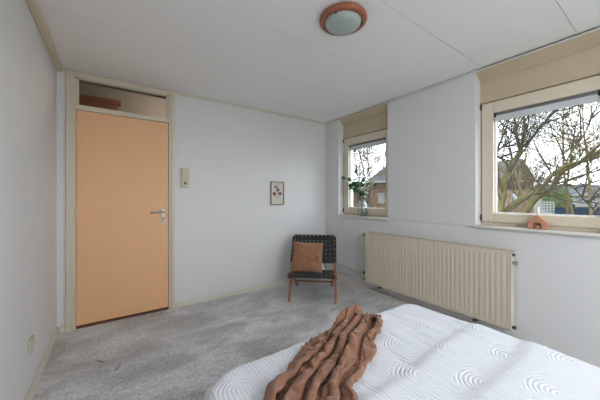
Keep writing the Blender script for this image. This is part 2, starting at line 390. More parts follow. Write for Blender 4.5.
# ------------------------------------------------------------------ door
def make_door():
    root = empty('door_1', (dx0, YD, 0)); struct(root, 'apricot door in a cream frame with a glazed transom', 'door')
    O = Matrix.Translation((-dx0, -YD, 0))
    def P(mb, name, m, par=root, **k):
        mb.v = [tuple(O @ Vector(p)) for p in mb.v]; return mb.build(name, m, par, **k)
    lx0, lx1 = -0.278, 0.487
    f = MB(); y0, y1 = YD-.012, YD+.125
    T = H-.004
    f.box((dx0+.001, y0, 0), (lx0-.003, y1, T)).box((lx1+.003, y0, 0), (dx1-.001, y1, T))
    f.box((lx0-.003, y0, 2.300), (lx1+.003, y1, T)).box((lx0-.003, y0, 2.007), (lx1+.003, y1, 2.050))
    # raised outer moulding on the jambs
    f.box((dx0+.001, y0-.010, 0), (dx0+.036, y0, T)).box((dx1-.034, y0-.010, 0), (dx1-.001, y0, T)).box((dx0+.036, y0-.010, 2.338), (dx1-.034, y0, T))
    P(f, 'door_frame', M_frame, bevel=.003)
    leaf = P(MB().box((lx0, YD-.004, .028), (lx1, YD+.036, 2.004)), 'door_leaf', M_door, bevel=.002)
    P(MB().box((lx0, YD-.002, 0), (lx1, YD+.12, .016)), 'threshold', M_thresh)
    pl = P(MB().box((.417, YD-.013, .932), (.452, YD-.0045, 1.086)), 'handle_plate', M_steel, leaf, bevel=.003)
    h = MB().tube([(.434, YD-.013, 1.052), (.434, YD-.052, 1.052)], .009, 12)
    h.tube([(.440, YD-.052, 1.052), (.40, YD-.054, 1.053), (.35, YD-.052, 1.052), (.315, YD-.046, 1.050)], [.010, .009, .0085, .008], 12)
    P(h, 'door_handle', M_steel, leaf, smooth=True)
    k = MB().tube([(.434, YD-.014, .985), (.434, YD-.018, .985)], .009, 14).box((.431, YD-.018, .953), (.437, YD-.0135, .972))
    P(k, 'keyhole', M_black, leaf)
    for z in (.29, 1.06, 1.84):
        P(MB().tube([(lx0-.004, YD-.018, z-.045), (lx0-.004, YD-.018, z+.045)], .007, 10).box((lx0-.014, YD-.016, z-.045), (lx0+.010, YD-.011, z+.045)), 'hinge', M_frame, bevel=.001)
    # transom
    t = MB()
    for (a, b, c_, d) in ((lx0-.003, lx0+.018, 2.05, 2.30), (lx1-.018, lx1+.003, 2.05, 2.30), (lx0, lx1, 2.05, 2.058), (lx0, lx1, 2.292, 2.30)):
        t.box((a, YD+.005, c_), (b, YD+.03, d))
    P(t, 'transom_bead', M_frame)
    P(MB().box((lx0, YD+.030, 2.05), (lx1, YD+.034, 2.30)), 'transom_pane', M_hallpane)
make_door()
# landing behind the transom
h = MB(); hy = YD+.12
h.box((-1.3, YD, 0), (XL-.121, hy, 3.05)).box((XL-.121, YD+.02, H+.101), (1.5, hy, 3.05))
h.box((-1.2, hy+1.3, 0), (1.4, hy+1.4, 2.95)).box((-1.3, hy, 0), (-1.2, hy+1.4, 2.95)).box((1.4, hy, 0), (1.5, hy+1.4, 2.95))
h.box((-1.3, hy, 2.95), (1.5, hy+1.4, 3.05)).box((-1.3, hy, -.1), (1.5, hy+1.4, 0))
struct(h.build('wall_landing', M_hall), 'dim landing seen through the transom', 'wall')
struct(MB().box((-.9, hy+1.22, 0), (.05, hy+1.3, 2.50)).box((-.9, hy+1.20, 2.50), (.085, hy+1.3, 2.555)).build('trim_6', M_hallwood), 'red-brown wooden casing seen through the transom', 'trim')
ll = bpy.data.lights.new('landing_fill_light', 'POINT'); ll.energy = 15; ll.shadow_soft_size = .08; ll.color = (1, .87, .72)  # unseen light added to brighten the landing
lo = bpy.data.objects.new('landing_fill_light', ll); lo.location = (.7, hy+.7, 2.45); COL.objects.link(lo)

# ------------------------------------------------------------------ small wall fittings
def wall_switch():
    r = empty('light_switch', (.653, YD, 1.423)); tag(r, 'yellowed double light switch with socket beside the door frame', 'switch')
    MB().box((-.040, -.020, -.108), (.040, -.0005, .108)).build('cover_plate', M_switch, r, bevel=.004)
    for z in (.070, .018):
        MB().box((-.026, -.026, z-.022), (.026, -.020, z+.022)).build('rocker', M_switch, r, bevel=.002)
    m = MB().tube([(0, -.0195, -.060), (0, -.0235, -.060)], .027, 20); m.build('socket_face', M_switch, r)
    MB().tube([(0, -.0236, -.060), (0, -.0242, -.060)], .017, 20).build('socket_recess', M_bronze, r)
wall_switch()
r = empty('wall_socket', (XL, 2.26, .313)); tag(r, 'cream wall socket low on the left wall', 'socket')
MB().box((.0005, -.040, -.042), (.012, .040, .042)).build('cover_plate', M_switch, r, bevel=.003)
MB().tube([(.0125, 0, 0), (.0155, 0, 0)], .024, 20).build('socket_face', M_frame, r)
for dy in (-.009, .009): MB().tube([(.0156, dy, 0), (.0165, dy, 0)], .0028, 8).build('pin_hole', M_black, r)
tag(MB().tube([(1.42, YD-.0005, 1.545), (1.42, YD-.010, 1.547)], [.0025, .004], 8).build('wall_nail', M_bronze), 'small dark nail in the white wall above the print', 'nail')

# framed print
def picture():
    w_, h_ = .205, .318; cx, cz = 1.832, 1.263
    r = empty('framed_print', (cx, YD, cz)); tag(r, 'small framed botanical print with brown flowers on the door wall', 'picture')
    f = MB(); t = .011
    f.box((-w_/2, -.020, -h_/2), (-w_/2+t, -.001, h_/2)).box((w_/2-t, -.020, -h_/2), (w_/2, -.001, h_/2))
    f.box((-w_/2+t, -.020, -h_/2), (w_/2-t, -.001, -h_/2+t)).box((-w_/2+t, -.020, h_/2-t), (w_/2-t, -.001, h_/2))
    f.build('picture_frame', M_picframe, r, bevel=.0015)
    MB().box((-w_/2+t, -.008, -h_/2+t), (w_/2-t, -.002, h_/2-t)).build('print_paper', M_paper, r)
    def disc(mb, x, z, rx, rz, a=0, n=12, y=-.0088):
        vs = [(x+rx*math.cos(q)*math.cos(a)-rz*math.sin(q)*math.sin(a), y, z+rx*math.cos(q)*math.sin(a)+rz*math.sin(q)*math.cos(a)) for q in [2*PI*k/n for k in range(n)]]
        vs += [(p[0], p[1]+.0005, p[2]) for p in vs]
        mb.add(vs, [tuple(range(n)), tuple(range(2*n-1, n-1, -1))]+[(i, (i+1) % n, (i+1) % n+n, i+n) for i in range(n)])
    tx = MB()      # faint heading at the top of the sheet
    rr = random.Random(4); x = -.060
    while x < .058:
        wd = rr.uniform(.004, .009); tx.box((x, -.0088, .122), (x+wd, -.0082, .122+rr.uniform(.006, .010))); x += wd+.003
    tx.build('printed_heading', M_ink, r)
    for (x, z, s) in ((.008, .047, .036), (-.044, -.008, .040), (.038, -.004, .038)):
        p = MB(); disc(p, x, z, s*.45, s*.4, y=-.0091)
        for k in range(7):
            a = k*2*PI/7+.4+x*20; disc(p, x+math.cos(a)*s*.40, z+math.sin(a)*s*.34, s*(.42+.1*math.sin(k*2+x*90)), s*.24, a)
        p.build('printed_flower', M_petal, r)
    b = MB()
    for sx in (-1, 1):
        disc(b, -.022+sx*.014, .090, .017, .011, sx*.6, y=-.0092); disc(b, -.022+sx*.010, .074, .010, .007, -sx*.5, y=-.0092)
    disc(b, -.022, .083, .003, .018, 0, y=-.0096)
    for (x0, z0, x1, z1) in ((.008, .03, -.004, -.075), (-.044, -.03, -.006, -.075), (.038, -.03, .0, -.075), (.012, -.03, .014, -.062), (-.014, -.028, -.018, -.058)):
        b.bar((x0, -.0086, z0), (x1, -.0086, z1), .002, .0006, up=(0, 1, 0))
    b.build('printed_butterfly', M_ink, r)
picture()

# ------------------------------------------------------------------ ceiling lamp
REAR_FILL = 56  # power of the fill light added behind the camera
def lamp():
    r = empty('ceiling_lamp', (1.208, 1.252, H)); tag(r, 'round ceiling lamp with terracotta ring and frosted glass dome', 'lamp')
    MB().lathe([(0, -.002), (.135, -.002), (.149, -.010), (.152, -.024), (.146, -.032), (.130, -.037), (.121, -.038), (.117, -.034), (.117, -.020), (0, -.020)], 64).build('base_ring', M_copper, r, smooth=True)
    MB().lathe([(.1165, -.032), (.112, -.044), (.098, -.057), (.074, -.067), (.045, -.073), (.02, -.075), (0.0005, -.0755)], 64).build('glass_dome', M_lampglass, r, smooth=True)
    for k in range(3):
        a = math.radians(85+120*k); c_, s_ = math.cos(a), math.sin(a)
        MB().tube([(c_*.119, s_*.119, -.036), (c_*.119, s_*.119, -.044)], .006, 10).build('screw_clip', M_black, r)
lamp()
def rear_fill_lamp():  # unseen lamp, added to fill the room with light
    r = empty('ceiling_lamp', (1.20, -1.35, H)); tag(r, 'added fill light under a round ceiling ring, unseen behind the camera', 'lamp')
    MB().lathe([(0, -.002), (.135, -.002), (.146, -.014), (.148, -.034), (.141, -.046), (.126, -.055), (.117, -.057), (.113, -.052), (.113, -.030), (0, -.030)], 64).build('base_ring', M_copper, r, smooth=True)
    l = bpy.data.lights.new('rear_fill_light', 'POINT'); l.energy = REAR_FILL; l.shadow_soft_size = .10; l.color = (.96, .98, 1)
    o = bpy.data.objects.new('rear_fill_light', l); o.parent = r; o.location = (0, 0, -.32); COL.objects.link(o)
rear_fill_lamp()

# ------------------------------------------------------------------ radiator
def radiator():
    y0, y1, z0, z1 = .790, 2.300, .142, .772
    xf = XR-.094
    r = empty('radiator', (XR-.06, (y0+y1)/2, z0)); tag(r, 'long cream ribbed panel radiator on the window wall', 'radiator')
    O = Matrix.Translation((-(XR-.06), -(y0+y1)/2, -z0))
    def P(mb, name, m, par=r, **k):
        mb.v = [tuple(O @ Vector(p)) for p in mb.v]; return mb.build(name, m, par, **k)
    per = .0405; prof = []
    nrib = int(round((y1-y0-.03)/per)); per = (y1-y0-.03)/nrib
    ysl = [(y0, 0), (y0+.015, 0)]
    for k in range(nrib):
        b = y0+.015+k*per
        ysl += [(b+per*.22, 0), (b+per*.42, 1), (b+per*.58, 1), (b+per*.78, 0)]
    ysl += [(y1-.015, 0), (y1, 0)]
    zs = [(z0, 0), (z0+.028, 0), (z0+.045, 1), (z1-.045, 1), (z1-.028, 0), (z1, 0)]
    m = MB(); vs = []; fs = []
    for z, kz in zs:
        for y, ky in ysl: vs.append((xf+.0022*ky*kz, y, z))
    nn = len(ysl)
    for j in range(len(zs)-1):
        for i in range(nn-1): fs.append((j*nn+i, j*nn+i+1, (j+1)*nn+i+1, (j+1)*nn+i))
    m.add(vs, fs)
    P(m, 'front_panel', M_rad)
    P(MB().box((xf+.010, y0+.002, z0+.004), (xf+.018, y1-.002, z1-.004)).box((xf+.055, y0+.004, z0+.01), (xf+.068, y1-.004, z1-.01)), 'water_panel', M_rad)
    s = MB().box((xf, y0, z0), (xf+.068, y0+.004, z1)).box((xf, y1-.004, z0), (xf+.068, y1, z1)).box((xf, y0, z0-.001), (xf+.018, y1, z0+.004)).box((xf, y0, z1-.003), (xf+.010, y1, z1+.003))
    P(s, 'side_cover', M_rad, bevel=.001)
    g = MB().box((xf+.008, y0, z1-.004), (xf+.012, y1, z1+.003)).box((xf+.060, y0, z1-.004), (xf+.068, y1, z1+.003))
    k = y0
    while k < y1: g.box((xf+.010, k, z1-.004), (xf+.062, k+.010, z1)); k += .022
    P(g, 'top_grille', M_rad)
    for y in (y0+.27, y1-.20):
        P(MB().box((xf+.060, y-.015, z0-.030), (XR-.001, y+.015, z1-.04)).box((xf+.010, y-.015, z0-.030), (XR-.001, y+.015, z0-.018)), 'wall_bracket', M_bronze)
    # fittings: far end
    P(MB().tube([(xf+.034, y1, z1-.045), (xf+.034, y1+.050, z1-.045)], .011, 12).tube([(xf+.034, y1+.044, z1-.075), (xf+.034, y1+.044, z1-.02)], .005, 8), 'bleed_plug', M_bronze)
    P(MB().tube([(xf+.034, y1, .238), (xf+.034, y1+.045, .238), (xf+.034, y1+.062, .250)], [.012, .014, .011], 12), 'valve', M_black)
    P(MB().tube([(xf+.034, y1, z0+.020), (xf+.034, y1+.048, z0+.020)], .010, 12), 'lower_union', M_bronze)
    # near end
    P(MB().tube([(xf+.034, y0, z1-.03), (xf+.034, y0-.016, z1-.03)], .011, 12), 'top_plug', M_bronze)
    P(MB().tube([(xf+.034, y0, z1-.095), (xf+.034, y0-.020, z1-.095)], .012, 12).tube([(xf+.034, y0-.016, z1-.095), (xf+.034, y0-.030, z1-.095)], .018, 12), 'bleed_knob', M_steel)
    P(MB().tube([(xf+.034, y0, z0+.018), (xf+.034, y0-.022, z0+.018)], .013, 12), 'bottom_plug', M_bronze)
radiator()
xp = XR-.032
tag(MB().tube([(xp, YD-.03, .247), (xp, 2.45, .247), (xp, 2.385, .246), (xp-.018, 2.36, .242), (xp-.026, 2.352, .242)], .0075, 10).build('heating_pipe', M_pipe, smooth=True),
    'upper white heating pipe running from the corner to the radiator valve', 'pipe', 'heating pipes')
tag(MB().tube([(xp, YD-.03, .150), (xp, 2.44, .150), (xp, 2.38, .152), (xp-.018, 2.35, .158), (xp-.026, 2.345, .161)], .0075, 10).build('heating_pipe', M_pipe, smooth=True),
    'lower white heating pipe running from the corner above the baseboard', 'pipe', 'heating pipes')
tag(MB().tube([(xp, 2.30, .052), (xp, YB+.05, .052)], .0075, 10).build('heating_pipe', M_pipe, smooth=True),
    'white heating pipe running along the wall beneath the radiator', 'pipe', 'heating pipes')

# ------------------------------------------------------------------ chair in the corner
def chair():
    A = Vector((.757, -.653)); B = Vector((.653, .757))
    ang = math.atan2(A.y, A.x)
    r = empty('woven_lounge_chair', (1.868, 2.435, 0), ang)      # local x = right, y = back
    tag(r, 'wooden lounge chair with black woven leather straps in the corner', 'chair')
    hw = .268
    T = MB.tube
    for s in (-1, 1):
        m = MB(); m.bar((s*hw, .0, .0), (s*(hw-.010), .465, .700), .026, .036, up=(0, 1, 0)); m.build('back_post', M_wood, r, bevel=.005)
        m = MB(); m.bar((s*(hw-.030), .035, .315), (s*(hw-.032), .600, .0), .024, .034, up=(0, 0, 1)); m.build('rear_leg', M_wood, r, bevel=.005)
        m = MB(); m.bar((s*(hw-.005), -.035, .312), (s*(hw-.010), .50, .235), .024, .030, up=(0, 0, 1)); m.build('seat_rail', M_wood, r, bevel=.005)
    MB().tube([(-hw-.012, -.030, .312), (hw+.012, -.030, .312)], .017, 12).build('front_bar', M_wood, r, smooth=True)
    MB().tube([(-hw+.01, .49, .235), (hw-.01, .49, .235)], .014, 12).build('rear_bar', M_wood, r, smooth=True)
    MB().bar((-hw+.01, .476, .684), (hw-.01, .476, .684), .022, .034, up=(0, 0, 1)).build('top_bar', M_wood, r, bevel=.004)
    MB().bar((-hw+.01, .27, .405), (hw-.01, .27, .405), .020, .026, up=(0, 0, 1)).build('lower_back_bar', M_leather, r, bevel=.004)
    MB().tube([(-hw+.02, .36, .135), (hw-.02, .36, .135)], .011, 10).build('stretcher', M_wood, r, smooth=True)
    # backrest webbing, in the plane of the back posts
    P0 = Vector((0, .262, .395)); Pd = Vector((0, .460-.262, .702-.395)); Ln = Pd.length; Pd.normalize(); Nn = Vector((0, -Pd.z, Pd.y))
    web = MB(); nv, nh = 10, 6; wv = .042; wh = .049
    def strap(fn, w_, wide, nseg=40, th=.0028):
        # fn(t) -> (centre, normal); wide: direction of strap width
        vs = []; fs = []
        for i in range(nseg+1):
            c_, nrm = fn(i/nseg)
            for a, b in ((-1, -1), (1, -1), (1, 1), (-1, 1)): vs.append(c_+wide*(a*w_/2)+nrm*(b*th/2))
        for i in range(nseg):
            for k in range(4): a = i*4+k; b = i*4+(k+1) % 4; fs.append((a, b, b+4, a+4))
        fs += [(3, 2, 1, 0), (nseg*4, nseg*4+1, nseg*4+2, nseg*4+3)]
        web_cur.add(vs, fs)
    web_cur = web
    X = Vector((1, 0, 0)); W2 = hw-.004
    xs = [-.235+i*.470/(nv-1) for i in range(nv)]
    hs = [.030+j*(Ln-.075)/(nh-1) for j in range(nh)]
    amp = .0042
    def wave(q, pitch, ph): return math.sin(PI*(q/pitch)+ph)
    for i, x in enumerate(xs):
        ph = (i % 2)*PI
        strap(lambda t: (P0+X*x+Pd*(t*Ln)+Nn*(amp*wave(t*Ln-hs[0]+.5*(hs[1]-hs[0]), hs[1]-hs[0], ph)+.004), Nn), wv, X, 60)
        strap(lambda t: (P0+X*x+Pd*(Ln+.004*math.sin(PI*t)+.006)+Nn*(.018-.040*t), Pd), wv, X, 6)      # over the top bar
    for j, hh_ in enumerate(hs):
        ph = (j % 2)*PI+PI
        strap(lambda t: (P0+X*((t*2-1)*(W2+.016))+Pd*hh_+Nn*(amp*wave((t*2-1)*(W2+.016)-xs[0]+.5*(xs[1]-xs[0]), xs[1]-xs[0], ph)+(.004 if abs(t*2-1) < .9 else .022)), Nn), wh, Pd, 90)
        for s in (-1, 1):
            web.bar(P0+X*s*(W2+.018)+Pd*hh_+Nn*.024, P0+X*s*(W2+.018)+Pd*hh_-Nn*.020, wh, .0028, up=(1, 0, 0))
    web.build('backrest_webbing', M_leather, r)
    # seat webbing
    web_cur = MB(); web2 = web_cur
    S0 = Vector((0, -.045, .326)); Sd = Vector((0, .53, -.080)); Sl = Sd.length; Sd.normalize(); Sn = Vector((0, -Sd.z, Sd.y))
    nd = 9; ys_ = [.045+j*(Sl-.09)/(nd-1) for j in range(nd)]
    sag = lambda x, y: -.022*(1-(x/W2)**2)*math.sin(PI*min(1, max(0, y/Sl)))
    for i, x in enumerate(xs):
        ph = (i % 2)*PI
        strap(lambda t: (S0+X*x+Sd*(t*Sl)+Sn*(amp*wave(t*Sl-ys_[0]+.5*(ys_[1]-ys_[0]), ys_[1]-ys_[0], ph)+sag(x, t*Sl)), Sn), wv, X, 60)
        strap(lambda t: (Vector((x, -.030-.0215*math.sin(PI*t*1.0), .312+.0215*math.cos(PI*t*1.0))), Vector((0, -math.sin(PI*t), math.cos(PI*t)))), .047, X, 12)
    for j, yy in enumerate(ys_):
        ph = (j % 2)*PI+PI
        strap(lambda t: (S0+X*((t*2-1)*(W2-.012))+Sd*yy+Sn*(amp*wave((t*2-1)*W2-xs[0]+.5*(xs[1]-xs[0]), xs[1]-xs[0], ph)+sag((t*2-1)*W2, yy)), Sn), .046, Sd, 90)
        for s in (-1, 1): web2.box((s*(W2+.0165), -.045+yy-.023, .275-.15*yy), (s*(W2+.0135), -.045+yy+.023, .330-.15*yy))
    web2.build('seat_webbing', M_leather, r)
    m = MB()
    m.tube([(.13, .30, .40), (.135, .285, .375), (.150, .275, .345), (.155, .29, .315)], [.006, .007, .006, .004], 8)
    m.build('strap_tail', M_leather, r, smooth=True)
    # ---- cushion
    Q = Matrix.Translation((1.868, 2.435, 0)) @ Matrix.Rotation(ang, 4, 'Z')
    cu = MB(); n_ = 40; Wc, Tc = .190, .062
    for sgn in (1, -1):
        vs = []; fs = []
        for i in range(n_+1):
            for j in range(n_+1):
                u = i/n_*2-1; v = j/n_*2-1
                e = max(0, (1-abs(u)**2.6))**.55*max(0, (1-abs(v)**2.6))**.55
                # sides pinch in between the corners
                x = Wc*u*(1-.05*(1-v*v)); z = Wc*v*(1-.06*(1-u*u))
                wr = noise.fractal(Vector((u*2.2, v*2.2, sgn*3)), 1.0, 2.0, 4)*.026*e
                # star creases from the corners
                for (cx, cz, dx_, dz_) in ((1, 1, -.8, -.9), (-1, 1, .9, -.5), (1, -.1, -.9, .5), (-1, -1, .7, .6), (.4, .2, .3, -.8)):
                    px, pz = u-cx, v-cz; l_ = math.hypot(dx_, dz_); al = (px*dx_+pz*dz_)/l_; pe = (px*dz_-pz*dx_)/l_
                    if -.1 < al < .9: wr += .022*math.sin(max(0, min(1, al/.9))*PI)*math.exp(-(pe/.06)**2)*(-1)**(int((cx+cz)*5) % 2)
                y = sgn*(Tc*e + wr*(1 if e > .02 else 0))
                vs.append((x, y, z))
        for i in range(n_):
            for j in range(n_):
                a = i*(n_+1)+j; fs.append((a, a+1, a+n_+2, a+n_+1))
        cu.add(vs, fs)
    tilt = Matrix.Translation((-.072, .205, .477)) @ Matrix.Rotation(math.radians(-27), 4, 'X') @ Matrix.Rotation(math.radians(1.5), 4, 'Y')
    o = cu.build('throw_cushion', M_cush, smooth=True, merge=True)
    o.matrix_world = Q @ tilt
    tag(o, 'tan linen cushion leaning on the woven chair back', 'cushion')
chair()

# ------------------------------------------------------------------ bed
BX0, BX1, BYF, BYH, BT = .250, 1.665, 1.095, -1.02, .50
def bed():
    r = empty('bed', ((BX0+BX1)/2, 0, 0)); tag(r, 'double bed under the white quilted bedspread', 'bed')
    hx = (BX1-BX0)/2
    MB().box((-hx+.03, BYH, .28), (hx-.03, BYF-.035, .478)).build('mattress', M_matt, r, bevel=.03)
    MB().box((-hx+.05, BYH, .14), (hx-.05, BYF-.06, .278)).build('bed_base', M_bedwood, r, bevel=.006)
    MB().box((-hx, BYH-.05, .0), (hx, BYH-.004, .80)).build('headboard', M_bedwood, r, bevel=.01)
    for x in (-1, 1):
        for y in (BYH+.08, BYF-.14): MB().box((x*(hx-.10)-.03, y-.03, 0), (x*(hx-.10)+.03, y+.03, .139)).build('leg', M_bedwood, r, bevel=.004)
bed()

def top_relief(x, y):
    z = 0
    # soft rolls of the duvet running across the bed
    def step(q, w_): 
        t = max(0, min(1, q/w_+.5)); return t*t*(3-2*t)
    yc = .625+.018*math.sin(x*5+.5)
    def crest(q, hgt, front, back):
        return hgt*(math.exp(-(q/front)**2) if q > 0 else math.exp(-(q/back)**2))
    z += crest(y-yc, .011, .030, .12)
    z += crest(y-(.385+.05*(x-1.0)+.02*math.sin(x*3.1)), .014, .045, .15)*step(x-.8, .4)+.006*step(yc-y, .3)
    z += .010*noise.noise(Vector((x*3, y*2.2, 1)))
    # creases drawn along the bed
    c_ = noise.fractal(Vector((x*16+1.5*noise.noise(Vector((x*3, y*3, 9))), y*3.2, 4)), 1.0, 2.0, 3)
    z += .0042*c_*(.5+step(y-.55, .3))
    # deeper short tucks
    for (cx, cy, L_, s_, d_) in ((1.16, .83, .11, .010, .010), (1.30, .78, .09, .009, .008), (1.22, .70, .08, .008, .009), (1.02, .70, .10, .009, .007), (1.36, .93, .12, .010, .005)):
        ca, sa = math.cos(-1.75), math.sin(-1.75)
        a = (x-cx)*ca+(y-cy)*sa; b = -(x-cx)*sa+(y-cy)*ca
        z -= d_*math.exp(-(a/L_)**2-(b/s_)**2)
    return z

def quilt():
    g = .0125; drop = .36
    R = {'L': .15, 'R': .055}; re = .045
    ix0, ix1, iyf, iyh = BX0+re, BX1-re, BYF-re, BYH+.01
    def nearest(a, b):
        # closest point on the inner rounded rectangle and outward direction
        rl, rr = R['L'], R['R']
        if a < ix0+rl and b > iyf-rl:
            c_ = Vector((ix0+rl, iyf-rl)); d = Vector((a, b))-c_; l = d.length; return (max(0, l-rl), d/l if l > 1e-6 else Vector((0, 1)), c_+ (d/l*min(l, rl) if l > 1e-6 else d))
        if a > ix1-rr and b > iyf-rr:
            c_ = Vector((ix1-rr, iyf-rr)); d = Vector((a, b))-c_; l = d.length; return (max(0, l-rr), d/l if l > 1e-6 else Vector((0, 1)), c_+ (d/l*min(l, rr) if l > 1e-6 else d))
        q = Vector((min(max(a, ix0), ix1), min(b, iyf))); d = Vector((a, b))-q; l = d.length
        return (l, d/l if l > 1e-6 else Vector((0, 0)), q)
    na = int((BX1-BX0+2*drop)/g); nb = int((iyf+drop-iyh)/g)
    vs = []; uvs = []
    for j in range(nb+1):
        for i in range(na+1):
            a = BX0-drop+i*g; b = iyh+j*g
            d, nrm, q = nearest(a, b); d = min(d, drop)
            qa = re*PI/2
            if d <= 0: x, y, z = a, b, BT
            else:
                if d < qa: t = d/re; ho = re*math.sin(t); dz = re*(1-math.cos(t))
                else:
                    e = d-qa; k = e/(drop-qa)
                    per = math.atan2(nrm.y, nrm.x)*.35*2+(q.x+q.y)
                    fl = e*.10 + .018*k*math.sin(per*21)+.010*k*math.sin(per*47+1)
                    ho = re+fl; dz = re+e*.985
                x = q.x+nrm.x*ho; y = q.y+nrm.y*ho; z = BT-dz
            fade = max(0, 1-d/.08)
            z += top_relief(x, y)*fade
            # gentle sink towards the near left corner
            vs.append((x, y, z)); uvs.append((a, b))
    fs = [(j*(na+1)+i, j*(na+1)+i+1, (j+1)*(na+1)+i+1, (j+1)*(na+1)+i) for j in range(nb) for i in range(na)]
    m = bpy.data.meshes.new('quilted_bedspread'); m.from_pydata(vs, [], fs)
    ul = m.uv_layers.new(name='UVMap')
    for p in m.polygons:
        p.use_smooth = True
        for li in p.loop_indices: ul.data[li].uv = uvs[m.loops[li].vertex_index]
    bm = bmesh.new(); bm.from_mesh(m); bmesh.ops.remove_doubles(bm, verts=bm.verts, dist=1e-5)
    bmesh.ops.dissolve_degenerate(bm, edges=bm.edges, dist=1e-6); bm.to_mesh(m); bm.free()
    m.materials.append(M_quilt)
    o = bpy.data.objects.new('quilted_bedspread', m); COL.objects.link(o)
    so = o.modifiers.new('thickness', 'SOLIDIFY'); so.thickness = .006; so.offset = -1
    tag(o, 'white quilted bedspread with stitched arches draped over the bed', 'bedspread')
quilt()

